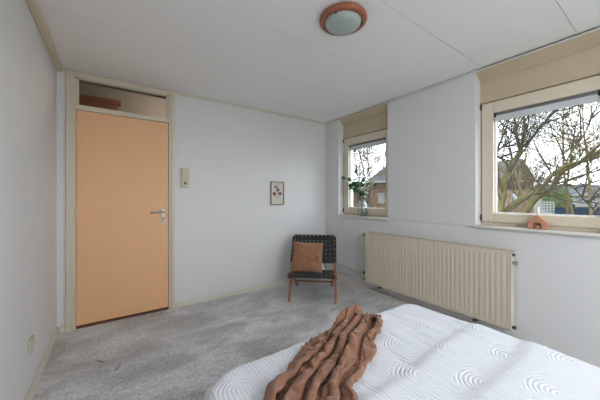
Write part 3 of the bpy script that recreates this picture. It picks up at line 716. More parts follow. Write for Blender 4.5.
# ------------------------------------------------------------------ rust brown throw
# vertex grid of the crumpled cloth in half millimetres, rows run from the gathered end
THROW_X = [2130,2151,2146,2167,2161,2187,2186,2189,2197,2213,2218,2244,2256,2262,2246,2246,2230,2223,2228,2244,2254,2256,2269,2272,2298,2310,2313,2305,2328,2331,2332,2344,2352,2357,2355,2383,2400,2390,2387,2386,2385,2378,2388,2391,2402,2415,2421,2412,2399,2383,2361,2348,2332,2355,2386,2409,2429,2453,2467,2470,
2135,2143,2132,2159,2168,2167,2169,2175,2186,2198,2210,2236,2261,2248,2239,2233,2220,2210,2209,2228,2236,2253,2270,2258,2277,2295,2300,2317,2321,2311,2337,2340,2354,2359,2346,2371,2389,2379,2375,2372,2375,2387,2374,2381,2402,2401,2419,2419,2398,2381,2363,2341,2332,2362,2388,2407,2425,2457,2460,2464,
2116,2130,2131,2143,2152,2154,2152,2166,2183,2206,2209,2232,2250,2229,2225,2223,2208,2200,2213,2219,2224,2252,2260,2247,2266,2302,2294,2307,2305,2298,2320,2341,2349,2351,2353,2361,2379,2368,2361,2361,2360,2374,2362,2369,2391,2398,2408,2406,2392,2368,2351,2329,2338,2370,2380,2401,2419,2454,2460,2461,
2117,2104,2098,2120,2136,2139,2137,2173,2180,2191,2210,2213,2231,2206,2196,2189,2186,2175,2178,2198,2216,2224,2233,2251,2254,2285,2287,2282,2279,2271,2298,2314,2324,2324,2326,2338,2353,2349,2339,2344,2360,2349,2337,2354,2372,2393,2392,2404,2369,2360,2336,2325,2347,2371,2391,2396,2421,2442,2446,2445,
2114,2116,2091,2109,2124,2147,2145,2154,2170,2188,2208,2198,2220,2195,2189,2196,2168,2160,2166,2189,2201,2209,2225,2239,2257,2270,2278,2280,2267,2260,2298,2301,2308,2322,2324,2324,2338,2338,2326,2337,2346,2337,2325,2342,2363,2376,2380,2399,2369,2360,2336,2330,2353,2388,2381,2402,2426,2436,2433,2440,
2100,2117,2108,2110,2127,2149,2160,2143,2166,2192,2215,2206,2207,2198,2181,2197,2165,2165,2179,2197,2190,2208,2220,2226,2244,2272,2263,2265,2277,2251,2288,2295,2298,2313,2309,2334,2324,2325,2317,2323,2334,2339,2322,2332,2363,2366,2371,2389,2378,2363,2339,2331,2351,2397,2384,2406,2427,2429,2434,2434,
2060,2107,2118,2095,2119,2137,2143,2150,2162,2186,2207,2218,2193,2179,2180,2190,2160,2172,2182,2204,2184,2205,2222,2234,2242,2264,2247,2258,2268,2244,2283,2307,2304,2299,2310,2321,2311,2312,2309,2314,2324,2326,2325,2319,2354,2357,2356,2378,2380,2359,2341,2334,2353,2398,2392,2409,2425,2417,2421,2422,
2044,2061,2099,2109,2100,2122,2129,2148,2155,2184,2197,2217,2176,2169,2153,2163,2160,2155,2169,2195,2174,2196,2212,2222,2238,2244,2249,2230,2241,2261,2284,2282,2282,2281,2289,2295,2285,2300,2279,2287,2300,2302,2307,2290,2335,2330,2343,2346,2378,2353,2364,2354,2372,2394,2389,2399,2417,2397,2398,2408,
2040,2050,2063,2107,2115,2114,2132,2141,2151,2175,2187,2207,2175,2158,2149,2156,2159,2148,2163,2188,2172,2204,2200,2217,2230,2231,2249,2219,2234,2248,2284,2266,2269,2269,2289,2295,2289,2288,2284,2291,2284,2301,2294,2303,2323,2330,2332,2329,2365,2361,2347,2352,2364,2388,2381,2399,2409,2405,2390,2388,
2044,2046,2060,2117,2119,2116,2144,2137,2158,2171,2179,2194,2181,2161,2139,2151,2152,2142,2155,2177,2168,2194,2191,2211,2221,2217,2238,2219,2226,2246,2278,2254,2255,2268,2272,2278,2274,2271,2267,2278,2283,2291,2297,2299,2317,2312,2327,2332,2349,2346,2331,2341,2350,2377,2367,2384,2396,2385,2373,2371,
2033,2053,2049,2099,2102,2114,2135,2130,2148,2163,2164,2179,2180,2160,2139,2145,2140,2143,2147,2166,2185,2175,2185,2204,2216,2206,2216,2225,2214,2235,2264,2263,2257,2249,2253,2260,2258,2251,2255,2265,2267,2272,2281,2279,2300,2294,2308,2313,2328,2332,2335,2321,2339,2357,2348,2362,2375,2366,2382,2384,
2027,2039,2060,2057,2095,2107,2126,2124,2143,2158,2153,2169,2171,2152,2129,2127,2140,2131,2142,2156,2174,2183,2178,2196,2209,2196,2200,2207,2216,2222,2248,2242,2237,2231,2234,2243,2237,2232,2236,2247,2254,2263,2261,2260,2277,2276,2289,2294,2311,2334,2321,2311,2335,2337,2347,2346,2354,2347,2362,2364,
2004,2022,2035,2030,2047,2059,2100,2074,2112,2125,2121,2133,2143,2131,2111,2069,2124,2129,2128,2143,2150,2150,2165,2165,2180,2182,2162,2173,2182,2189,2207,2202,2204,2209,2205,2205,2208,2196,2213,2222,2220,2226,2236,2239,2252,2255,2261,2273,2291,2295,2291,2295,2295,2319,2310,2308,2315,2323,2326,2331,
1991,2010,2021,2016,2034,2045,2057,2054,2069,2108,2081,2114,2124,2113,2071,2069,2105,2113,2116,2136,2131,2152,2150,2173,2177,2172,2150,2154,2162,2173,2187,2184,2191,2189,2190,2191,2196,2191,2196,2207,2213,2210,2222,2221,2233,2237,2245,2259,2274,2276,2273,2277,2285,2301,2292,2296,2300,2304,2312,2316,
1973,1993,2004,2000,2017,2027,2040,2037,2049,2064,2059,2078,2082,2077,2058,2050,2066,2068,2085,2125,2115,2141,2137,2150,2156,2157,2138,2134,2144,2156,2167,2171,2173,2169,2173,2173,2174,2174,2176,2191,2192,2195,2208,2202,2214,2219,2232,2244,2258,2258,2254,2259,2267,2283,2287,2279,2281,2287,2296,2304,
1958,1980,1988,1985,2005,2012,2024,2022,2039,2049,2037,2057,2072,2054,2056,2032,2054,2068,2071,2090,2080,2105,2099,2130,2135,2138,2137,2104,2107,2136,2146,2153,2154,2148,2152,2152,2151,2159,2158,2185,2185,2174,2191,2181,2194,2206,2218,2226,2238,2242,2239,2239,2248,2266,2274,2261,2264,2269,2280,2287,
1951,1967,1983,1969,1988,1995,2007,2008,2024,2032,2019,2033,2051,2055,2053,2029,2038,2054,2055,2073,2063,2085,2080,2092,2094,2103,2101,2106,2085,2102,2141,2117,2144,2117,2131,2160,2127,2123,2132,2164,2171,2153,2168,2157,2173,2183,2196,2203,2217,2225,2232,2221,2233,2250,2257,2256,2243,2251,2262,2266,
1932,1938,1954,1940,1951,1960,1969,1988,1995,1999,1986,1991,2017,2016,2016,2023,1998,2014,2024,2040,2031,2045,2058,2052,2071,2079,2060,2073,2052,2077,2101,2083,2099,2084,2088,2121,2113,2090,2107,2110,2123,2129,2150,2134,2152,2143,2161,2163,2169,2179,2193,2198,2189,2204,2214,2214,2220,2218,2231,2236,
1912,1924,1937,1925,1935,1946,1959,1966,1972,1982,1977,1974,1999,1994,1992,2001,1986,1994,2006,2021,2012,2030,2038,2029,2049,2061,2040,2053,2031,2055,2082,2063,2080,2064,2079,2100,2103,2080,2088,2090,2105,2112,2130,2113,2133,2131,2135,2138,2152,2155,2169,2177,2167,2187,2196,2191,2195,2198,2208,2210,
1893,1905,1918,1907,1918,1928,1942,1942,1950,1960,1955,1951,1971,1987,1977,1975,1979,1969,1984,1999,1992,2005,2016,2007,2023,2042,2019,2032,2010,2032,2062,2042,2059,2045,2057,2082,2091,2067,2067,2069,2083,2091,2110,2092,2116,2109,2119,2122,2129,2131,2145,2155,2144,2163,2175,2166,2172,2177,2187,2188,
1872,1885,1896,1890,1900,1910,1923,1927,1929,1935,1952,1950,1955,1963,1976,1955,1960,1949,1963,1973,1987,1982,1994,1984,1999,2022,1999,2011,1989,2011,2042,2021,2037,2024,2039,2062,2076,2068,2045,2048,2065,2074,2091,2073,2091,2099,2094,2107,2114,2106,2120,2134,2123,2139,2150,2141,2147,2154,2164,2166,
1826,1837,1848,1852,1858,1875,1886,1876,1889,1899,1907,1914,1917,1928,1946,1931,1916,1907,1913,1920,1944,1946,1951,1939,1954,1982,1959,1968,1947,1969,2001,1979,1993,1982,1998,2021,2030,2018,2022,2012,2030,2038,2054,2046,2046,2056,2045,2056,2071,2065,2074,2086,2086,2101,2106,2095,2099,2110,2118,2119,
1805,1813,1824,1845,1834,1855,1863,1861,1870,1878,1887,1896,1890,1901,1924,1921,1904,1888,1901,1921,1921,1922,1929,1917,1932,1962,1941,1946,1926,1948,1981,1959,1969,1959,1973,2000,2008,1995,2003,1995,2013,2023,2036,2022,2024,2033,2022,2031,2048,2042,2051,2063,2062,2076,2083,2074,2077,2088,2096,2095,
1791,1803,1812,1830,1819,1829,1838,1840,1844,1859,1869,1873,1874,1887,1901,1905,1878,1887,1878,1895,1897,1899,1909,1916,1912,1942,1922,1925,1905,1927,1962,1941,1945,1938,1950,1978,1985,1973,1979,1985,1998,2006,2013,1998,2004,2010,1999,2008,2025,2018,2028,2040,2038,2053,2059,2074,2080,2066,2074,2071,
1777,1773,1794,1810,1798,1808,1815,1832,1823,1836,1847,1850,1852,1869,1879,1887,1857,1863,1853,1865,1872,1876,1884,1891,1889,1921,1905,1903,1885,1906,1942,1934,1919,1929,1925,1953,1959,1971,1952,1965,1975,1983,1989,1974,1983,1986,1976,1984,2003,1995,2007,2017,2013,2030,2037,2053,2058,2043,2050,2048,
1748,1760,1769,1788,1776,1783,1790,1817,1801,1819,1829,1833,1833,1847,1859,1868,1841,1843,1833,1841,1844,1852,1859,1867,1883,1895,1896,1882,1864,1884,1921,1915,1899,1904,1899,1927,1945,1961,1935,1942,1951,1961,1964,1949,1958,1961,1950,1959,1977,1969,1986,1994,1995,2013,2020,2032,2030,2021,2027,2030,
1713,1732,1730,1752,1758,1752,1758,1771,1771,1780,1787,1798,1794,1809,1819,1828,1814,1797,1789,1805,1813,1830,1824,1820,1839,1853,1869,1839,1845,1861,1874,1869,1879,1894,1870,1903,1918,1927,1917,1898,1906,1915,1930,1923,1912,1915,1904,1919,1942,1934,1943,1951,1965,1973,1982,2002,1993,1975,1977,1975,
1706,1713,1723,1732,1739,1746,1743,1759,1756,1769,1769,1783,1774,1792,1800,1812,1797,1783,1770,1787,1800,1823,1803,1801,1821,1835,1854,1834,1821,1838,1850,1861,1855,1874,1877,1890,1893,1909,1899,1870,1886,1891,1902,1898,1885,1891,1879,1894,1918,1908,1920,1936,1952,1960,1969,1982,1970,1962,1958,1964,
1689,1697,1704,1712,1719,1733,1740,1754,1749,1750,1761,1767,1758,1777,1782,1794,1774,1773,1754,1774,1783,1814,1795,1782,1804,1818,1833,1832,1826,1813,1825,1838,1833,1849,1858,1861,1867,1891,1876,1860,1860,1858,1873,1873,1861,1868,1857,1866,1893,1880,1894,1910,1924,1936,1942,1966,1954,1955,1948,1946,
1670,1677,1683,1700,1707,1715,1724,1735,1732,1728,1741,1747,1739,1756,1763,1775,1769,1750,1742,1765,1765,1800,1787,1767,1791,1807,1811,1809,1802,1790,1801,1813,1809,1824,1839,1838,1846,1871,1855,1848,1836,1852,1855,1883,1839,1841,1834,1842,1872,1859,1876,1889,1902,1912,1915,1950,1943,1949,1937,1926,
1646,1654,1660,1677,1681,1694,1704,1717,1709,1706,1718,1727,1719,1732,1740,1755,1752,1748,1729,1754,1766,1786,1775,1762,1768,1790,1789,1785,1787,1769,1793,1792,1799,1797,1820,1817,1829,1849,1835,1828,1816,1834,1834,1855,1842,1816,1815,1831,1848,1849,1860,1874,1877,1905,1921,1948,1935,1925,1916,1910,
1599,1612,1621,1633,1643,1648,1664,1666,1675,1669,1676,1685,1679,1686,1689,1712,1712,1711,1722,1726,1738,1749,1732,1721,1738,1750,1755,1758,1753,1731,1756,1774,1777,1786,1789,1782,1790,1809,1793,1803,1778,1789,1802,1807,1832,1824,1795,1790,1820,1834,1826,1835,1842,1870,1887,1912,1916,1885,1877,1870,
1602,1592,1597,1614,1623,1634,1642,1654,1658,1649,1653,1662,1660,1663,1670,1696,1695,1688,1698,1712,1720,1730,1712,1703,1720,1733,1747,1735,1737,1716,1738,1762,1776,1776,1769,1775,1774,1787,1781,1785,1762,1769,1781,1805,1807,1811,1797,1771,1804,1823,1809,1818,1833,1855,1875,1892,1898,1869,1862,1851,
1579,1592,1590,1594,1603,1612,1620,1628,1633,1642,1631,1639,1645,1647,1665,1675,1682,1668,1678,1696,1706,1709,1692,1684,1702,1712,1725,1730,1718,1700,1729,1747,1766,1750,1757,1760,1766,1768,1780,1762,1742,1765,1769,1794,1784,1787,1787,1759,1787,1807,1789,1798,1815,1839,1861,1873,1877,1848,1841,1829,
1563,1573,1574,1573,1585,1592,1599,1607,1612,1626,1614,1618,1635,1630,1645,1656,1659,1651,1665,1678,1684,1692,1675,1663,1678,1696,1702,1710,1695,1686,1725,1737,1747,1731,1731,1744,1744,1748,1757,1740,1725,1749,1758,1778,1759,1760,1767,1750,1762,1789,1770,1779,1796,1833,1848,1851,1854,1825,1816,1804,
1535,1540,1545,1543,1546,1554,1555,1570,1576,1589,1582,1578,1603,1595,1612,1615,1629,1614,1625,1634,1638,1652,1648,1629,1646,1661,1682,1664,1652,1672,1699,1694,1706,1699,1689,1710,1727,1711,1711,1710,1718,1712,1726,1751,1710,1717,1715,1715,1733,1748,1734,1755,1758,1785,1797,1808,1801,1778,1766,1763,
1515,1518,1522,1531,1527,1543,1536,1548,1556,1570,1566,1560,1588,1594,1597,1594,1607,1607,1603,1612,1618,1632,1636,1616,1622,1640,1661,1644,1636,1653,1685,1672,1684,1675,1668,1689,1712,1689,1693,1686,1698,1694,1713,1731,1694,1696,1707,1709,1725,1728,1721,1743,1741,1777,1778,1791,1778,1755,1762,1747,
1495,1502,1510,1518,1514,1531,1537,1540,1541,1559,1566,1552,1572,1575,1579,1589,1593,1586,1582,1591,1600,1629,1617,1606,1602,1624,1641,1624,1623,1636,1669,1656,1665,1652,1652,1669,1692,1671,1671,1665,1682,1690,1698,1715,1677,1676,1687,1695,1707,1703,1709,1728,1725,1750,1755,1767,1754,1750,1739,1726,
1481,1484,1492,1499,1504,1513,1525,1538,1544,1550,1563,1547,1553,1564,1568,1567,1574,1565,1561,1572,1582,1610,1598,1586,1581,1603,1621,1605,1612,1618,1652,1648,1645,1631,1632,1652,1672,1656,1669,1645,1660,1667,1683,1693,1664,1655,1664,1679,1682,1683,1694,1712,1730,1725,1733,1746,1732,1732,1717,1721,
1461,1469,1471,1479,1493,1494,1504,1518,1527,1529,1548,1547,1533,1552,1550,1560,1558,1549,1541,1556,1566,1591,1580,1565,1563,1583,1599,1585,1594,1611,1636,1626,1626,1612,1613,1637,1652,1640,1657,1626,1639,1643,1664,1671,1652,1634,1644,1662,1660,1675,1678,1695,1708,1701,1710,1726,1711,1711,1708,1698,
1426,1435,1443,1448,1464,1473,1476,1494,1505,1515,1511,1505,1500,1508,1513,1518,1517,1515,1515,1522,1537,1552,1543,1521,1528,1546,1557,1549,1553,1588,1597,1598,1584,1591,1576,1596,1611,1604,1624,1586,1600,1609,1628,1637,1648,1624,1603,1616,1626,1641,1650,1658,1670,1655,1665,1677,1674,1674,1670,1658,
1411,1414,1423,1443,1445,1453,1467,1478,1490,1493,1490,1500,1480,1485,1492,1499,1496,1504,1490,1505,1517,1531,1521,1498,1504,1526,1537,1526,1548,1569,1577,1588,1577,1569,1556,1575,1590,1586,1606,1567,1580,1593,1605,1623,1638,1618,1597,1604,1624,1615,1630,1639,1646,1632,1641,1650,1658,1663,1652,1641,
1389,1390,1398,1423,1423,1437,1445,1453,1469,1469,1468,1476,1456,1460,1468,1477,1472,1484,1479,1484,1495,1510,1496,1478,1484,1507,1514,1508,1532,1555,1561,1570,1553,1548,1536,1555,1569,1568,1589,1550,1563,1573,1595,1605,1621,1616,1601,1584,1601,1609,1622,1616,1625,1617,1620,1628,1636,1649,1639,1628,
1361,1363,1379,1404,1412,1415,1423,1434,1448,1452,1444,1450,1430,1434,1441,1455,1465,1467,1458,1482,1486,1487,1475,1456,1460,1488,1495,1494,1517,1536,1540,1547,1533,1524,1517,1534,1550,1551,1571,1534,1557,1562,1580,1587,1601,1606,1596,1586,1578,1585,1600,1606,1603,1613,1602,1608,1617,1636,1628,1617,
1332,1339,1355,1382,1385,1399,1405,1419,1429,1435,1422,1423,1405,1412,1418,1435,1441,1443,1446,1458,1464,1461,1449,1434,1440,1465,1473,1481,1510,1524,1520,1522,1511,1503,1516,1520,1534,1546,1556,1518,1540,1550,1565,1568,1580,1588,1585,1572,1564,1573,1578,1589,1588,1600,1588,1598,1602,1622,1615,1605,
1280,1295,1314,1332,1342,1351,1360,1380,1379,1387,1379,1380,1361,1370,1381,1396,1397,1391,1401,1417,1418,1416,1403,1394,1401,1435,1446,1456,1491,1492,1494,1481,1466,1458,1472,1489,1506,1521,1510,1485,1506,1514,1527,1525,1536,1543,1550,1547,1531,1545,1543,1550,1554,1562,1571,1561,1573,1591,1587,1577,
1252,1271,1288,1305,1314,1323,1334,1353,1352,1360,1366,1352,1339,1351,1361,1375,1371,1368,1387,1401,1394,1390,1383,1403,1406,1417,1430,1444,1466,1475,1481,1465,1450,1435,1448,1471,1485,1500,1493,1469,1484,1492,1506,1504,1514,1520,1526,1533,1515,1518,1524,1534,1535,1550,1555,1547,1556,1576,1574,1564,
1232,1251,1265,1280,1305,1318,1314,1333,1344,1350,1342,1327,1320,1333,1346,1354,1348,1358,1363,1376,1375,1367,1366,1380,1380,1397,1413,1427,1444,1450,1461,1448,1435,1418,1427,1449,1462,1475,1482,1452,1461,1463,1487,1484,1494,1495,1501,1508,1500,1494,1497,1513,1515,1527,1534,1527,1533,1554,1554,1545,
1214,1230,1247,1281,1281,1296,1311,1330,1322,1323,1317,1302,1309,1313,1327,1331,1323,1333,1357,1359,1378,1355,1343,1355,1354,1375,1399,1408,1426,1426,1440,1428,1413,1397,1404,1426,1439,1452,1462,1436,1451,1454,1466,1472,1470,1480,1475,1485,1479,1471,1479,1486,1490,1504,1510,1508,1511,1526,1532,1524,
1185,1200,1217,1239,1249,1259,1271,1290,1283,1277,1267,1261,1271,1271,1279,1281,1297,1297,1310,1319,1341,1310,1298,1304,1311,1352,1359,1371,1378,1390,1403,1388,1374,1368,1357,1384,1392,1404,1414,1404,1406,1414,1417,1434,1423,1433,1442,1434,1437,1425,1429,1438,1449,1454,1463,1471,1460,1482,1488,1478,
1167,1182,1200,1223,1229,1245,1255,1269,1262,1255,1249,1245,1252,1252,1260,1266,1275,1280,1299,1305,1321,1292,1280,1289,1295,1330,1336,1345,1353,1368,1381,1371,1353,1346,1337,1360,1368,1379,1389,1382,1384,1390,1403,1415,1399,1409,1419,1413,1414,1403,1408,1414,1426,1432,1446,1448,1441,1458,1465,1454,
1144,1161,1179,1199,1206,1221,1232,1240,1232,1224,1216,1220,1221,1225,1235,1241,1267,1264,1279,1288,1301,1268,1257,1265,1276,1312,1318,1323,1331,1348,1361,1351,1339,1327,1318,1339,1350,1360,1369,1366,1366,1379,1385,1401,1383,1391,1402,1408,1397,1391,1397,1408,1419,1426,1431,1429,1433,1447,1447,1440,
1125,1143,1156,1175,1189,1200,1212,1216,1206,1194,1196,1191,1202,1207,1214,1219,1251,1268,1273,1286,1278,1244,1236,1246,1254,1289,1293,1298,1310,1327,1340,1330,1318,1305,1311,1322,1328,1338,1348,1348,1349,1361,1373,1386,1367,1377,1387,1397,1381,1393,1396,1402,1399,1411,1418,1414,1423,1434,1429,1424,
1103,1119,1130,1158,1172,1175,1186,1186,1189,1170,1166,1175,1177,1183,1192,1196,1233,1244,1251,1263,1255,1224,1213,1224,1234,1267,1270,1281,1291,1306,1319,1309,1297,1283,1290,1305,1313,1319,1331,1330,1339,1344,1356,1368,1353,1360,1369,1380,1364,1379,1379,1384,1382,1405,1403,1397,1417,1418,1416,1409,
1068,1068,1082,1114,1123,1131,1140,1137,1128,1124,1109,1114,1133,1143,1152,1166,1184,1191,1204,1215,1201,1180,1194,1182,1205,1218,1224,1240,1257,1268,1271,1261,1250,1235,1245,1273,1272,1285,1296,1293,1305,1313,1323,1333,1328,1324,1333,1343,1338,1339,1344,1349,1356,1373,1373,1375,1386,1397,1382,1378,
1026,1041,1066,1086,1092,1097,1113,1104,1098,1094,1081,1084,1106,1118,1129,1143,1158,1171,1182,1186,1174,1154,1167,1173,1178,1207,1202,1217,1236,1244,1244,1235,1226,1213,1220,1254,1265,1265,1274,1276,1293,1298,1306,1313,1316,1306,1313,1324,1317,1319,1324,1334,1337,1356,1354,1363,1371,1377,1366,1368,
1005,1020,1035,1054,1060,1069,1069,1070,1063,1061,1056,1049,1078,1089,1118,1116,1138,1147,1157,1160,1149,1129,1143,1146,1159,1182,1179,1196,1212,1218,1216,1208,1199,1189,1199,1230,1241,1240,1251,1253,1267,1276,1282,1288,1296,1284,1293,1296,1292,1295,1302,1311,1314,1332,1331,1344,1350,1351,1342,1346,
965,980,994,1014,1026,1030,1039,1032,1022,1018,1015,1016,1049,1065,1078,1081,1098,1106,1115,1120,1107,1084,1108,1106,1121,1144,1171,1174,1186,1191,1181,1177,1163,1154,1183,1209,1220,1231,1239,1248,1245,1255,1259,1260,1275,1265,1267,1269,1269,1270,1276,1287,1296,1309,1306,1318,1323,1326,1316,1319,
935,950,965,983,998,1010,1020,1003,993,985,997,1008,1030,1042,1051,1050,1071,1083,1095,1102,1087,1065,1082,1090,1101,1125,1142,1139,1153,1162,1165,1161,1158,1138,1160,1191,1188,1201,1212,1225,1217,1229,1234,1246,1252,1257,1249,1245,1248,1252,1265,1272,1272,1293,1297,1310,1318,1317,1310,1291,
894,913,921,941,956,966,977,961,951,951,966,980,994,1009,1008,1023,1029,1042,1053,1065,1068,1033,1042,1047,1074,1101,1100,1108,1110,1127,1134,1120,1131,1118,1134,1162,1158,1162,1175,1189,1197,1186,1188,1199,1213,1230,1229,1217,1217,1224,1238,1239,1251,1267,1266,1263,1270,1276,1276,1265,
869,886,893,912,929,941,945,933,923,926,942,954,969,985,998,998,1009,1016,1023,1036,1050,1043,1027,1049,1060,1074,1080,1084,1083,1101,1113,1100,1106,1097,1113,1140,1137,1141,1157,1178,1183,1173,1186,1183,1201,1217,1217,1208,1204,1209,1225,1223,1240,1251,1251,1272,1272,1258,1264,1250,
843,860,866,883,904,913,914,902,906,904,921,926,952,957,972,989,980,998,1001,1009,1026,1039,1022,1035,1040,1063,1054,1057,1058,1080,1104,1092,1082,1088,1088,1114,1129,1120,1134,1156,1165,1156,1166,1172,1207,1196,1200,1200,1185,1192,1208,1227,1222,1238,1237,1256,1267,1243,1248,1242,
797,831,833,856,873,890,885,870,874,892,895,913,929,940,955,964,953,975,977,991,999,1012,999,1007,1014,1037,1030,1045,1040,1054,1080,1069,1077,1063,1064,1092,1106,1100,1110,1135,1143,1137,1149,1152,1185,1190,1180,1185,1170,1187,1198,1216,1222,1221,1233,1280,1287,1242,1237,1230,
726,736,756,796,820,834,863,827,819,832,850,877,891,885,899,894,890,905,908,938,927,939,949,942,972,983,976,998,1013,997,1028,1044,1032,1037,1018,1039,1052,1074,1067,1112,1094,1105,1105,1116,1176,1167,1136,1144,1146,1162,1174,1187,1216,1235,1251,1254,1254,1239,1237,1253,
703,690,718,762,784,806,837,808,788,816,827,843,866,844,859,880,873,880,896,914,897,913,929,915,933,957,977,976,992,975,1008,1015,1035,1021,1006,1030,1047,1074,1063,1087,1089,1106,1116,1135,1155,1138,1141,1169,1175,1195,1199,1195,1207,1226,1230,1227,1227,1214,1224,1242,
698,679,697,754,773,805,825,798,784,806,802,824,857,828,842,862,869,865,880,904,899,902,913,899,912,952,949,959,972,963,998,1017,1010,1002,982,1017,1033,1056,1081,1060,1075,1090,1101,1109,1137,1122,1142,1149,1184,1187,1197,1189,1184,1200,1205,1196,1193,1194,1204,1223,
693,673,685,738,759,787,803,805,780,793,787,811,844,816,830,848,846,856,872,890,897,879,901,888,909,943,936,938,950,943,980,1002,983,974,991,1006,1022,1045,1064,1067,1051,1071,1076,1096,1109,1132,1116,1137,1157,1167,1173,1157,1153,1167,1173,1179,1167,1173,1185,1203,
683,664,674,725,750,777,790,814,789,769,770,791,829,805,831,835,834,844,859,872,888,860,876,873,896,918,931,920,922,929,965,980,962,955,975,991,1010,1032,1034,1042,1054,1051,1070,1071,1110,1110,1104,1127,1159,1138,1148,1132,1123,1134,1140,1153,1153,1152,1173,1166,
645,641,653,696,723,737,752,763,757,770,745,740,780,788,813,811,801,814,827,848,849,845,857,869,884,890,884,903,907,888,921,934,919,926,948,960,991,1019,1022,999,1017,1028,1040,1055,1074,1092,1075,1099,1133,1112,1097,1089,1075,1086,1088,1088,1094,1126,1137,1092,
662,647,671,681,700,708,729,765,744,744,732,710,747,769,782,802,808,798,800,821,821,839,825,842,865,852,880,869,880,863,886,902,890,903,925,939,968,999,997,980,996,1004,1016,1031,1051,1072,1053,1075,1114,1090,1073,1064,1053,1062,1061,1069,1071,1094,1124,1118,
665,667,649,641,662,672,691,731,716,716,704,685,708,730,746,766,768,781,780,793,797,803,809,817,838,854,846,864,846,832,851,870,865,880,903,920,949,974,968,953,967,978,989,1005,1032,1046,1033,1055,1093,1067,1067,1048,1029,1039,1026,1068,1052,1079,1113,1122,
628,625,629,608,624,648,663,695,698,684,686,662,670,696,709,730,732,747,756,761,779,771,778,795,810,827,849,838,821,806,828,842,845,861,884,904,924,948,958,938,945,957,984,981,1017,1017,1003,1027,1070,1044,1049,1034,1017,1001,1026,1046,1065,1079,1101,1100,
596,587,600,582,611,625,612,643,649,647,658,635,643,657,678,696,701,715,718,737,755,760,754,775,777,837,838,818,801,787,803,817,835,840,860,882,894,914,935,916,929,945,965,965,985,1005,1004,1023,1066,1046,1025,1003,1001,1010,1015,1034,1057,1090,1121,1096,
568,585,575,547,547,568,552,578,596,580,596,578,609,619,633,641,651,653,671,687,702,720,710,730,752,806,797,787,768,754,781,785,787,805,825,840,861,886,873,874,899,901,915,925,963,973,987,1007,1043,1018,1009,990,967,995,996,1016,1035,1077,1107,1126,
530,573,562,524,537,551,536,548,574,558,577,565,599,593,608,635,648,635,648,666,674,696,688,715,736,784,787,766,750,744,769,792,800,809,806,822,843,864,846,854,870,877,888,921,943,961,986,1000,1022,1008,993,975,973,982,1008,1035,1055,1073,1092,1126,
511,527,536,526,511,535,521,528,547,537,555,564,590,581,605,626,626,620,628,637,647,668,670,694,720,766,768,749,733,756,755,779,798,786,777,822,855,840,824,832,852,857,890,904,922,944,966,979,990,978,969,956,988,977,1006,1037,1064,1064,1097,1109,
501,513,526,514,515,514,517,508,522,540,533,549,579,572,584,607,607,598,598,612,617,638,651,676,699,746,749,726,713,744,750,763,774,786,760,802,841,810,828,811,841,849,862,872,919,953,941,954,976,954,936,937,960,989,1007,1036,1069,1054,1100,1096,
452,467,483,514,511,515,505,487,491,501,512,522,536,546,570,550,543,545,542,547,560,591,608,633,657,703,694,699,679,716,736,740,762,758,730,774,799,808,786,778,810,805,839,854,893,913,925,940,935,922,901,919,938,968,990,1023,1039,1061,1081,1127,
427,452,457,488,485,490,505,461,463,472,488,495,524,529,546,529,510,516,506,518,528,564,588,612,635,681,677,681,653,689,717,716,736,736,711,744,772,781,760,761,795,810,821,853,865,885,897,910,902,904,881,905,931,991,992,1017,1061,1080,1099,1126,
416,438,444,466,481,493,523,455,454,439,465,476,501,511,515,514,535,509,498,482,505,544,561,586,603,652,671,652,661,659,686,696,700,696,704,711,738,738,755,734,767,779,798,832,862,857,857,881,867,891,882,905,925,969,1003,1037,1071,1115,1119,1143]
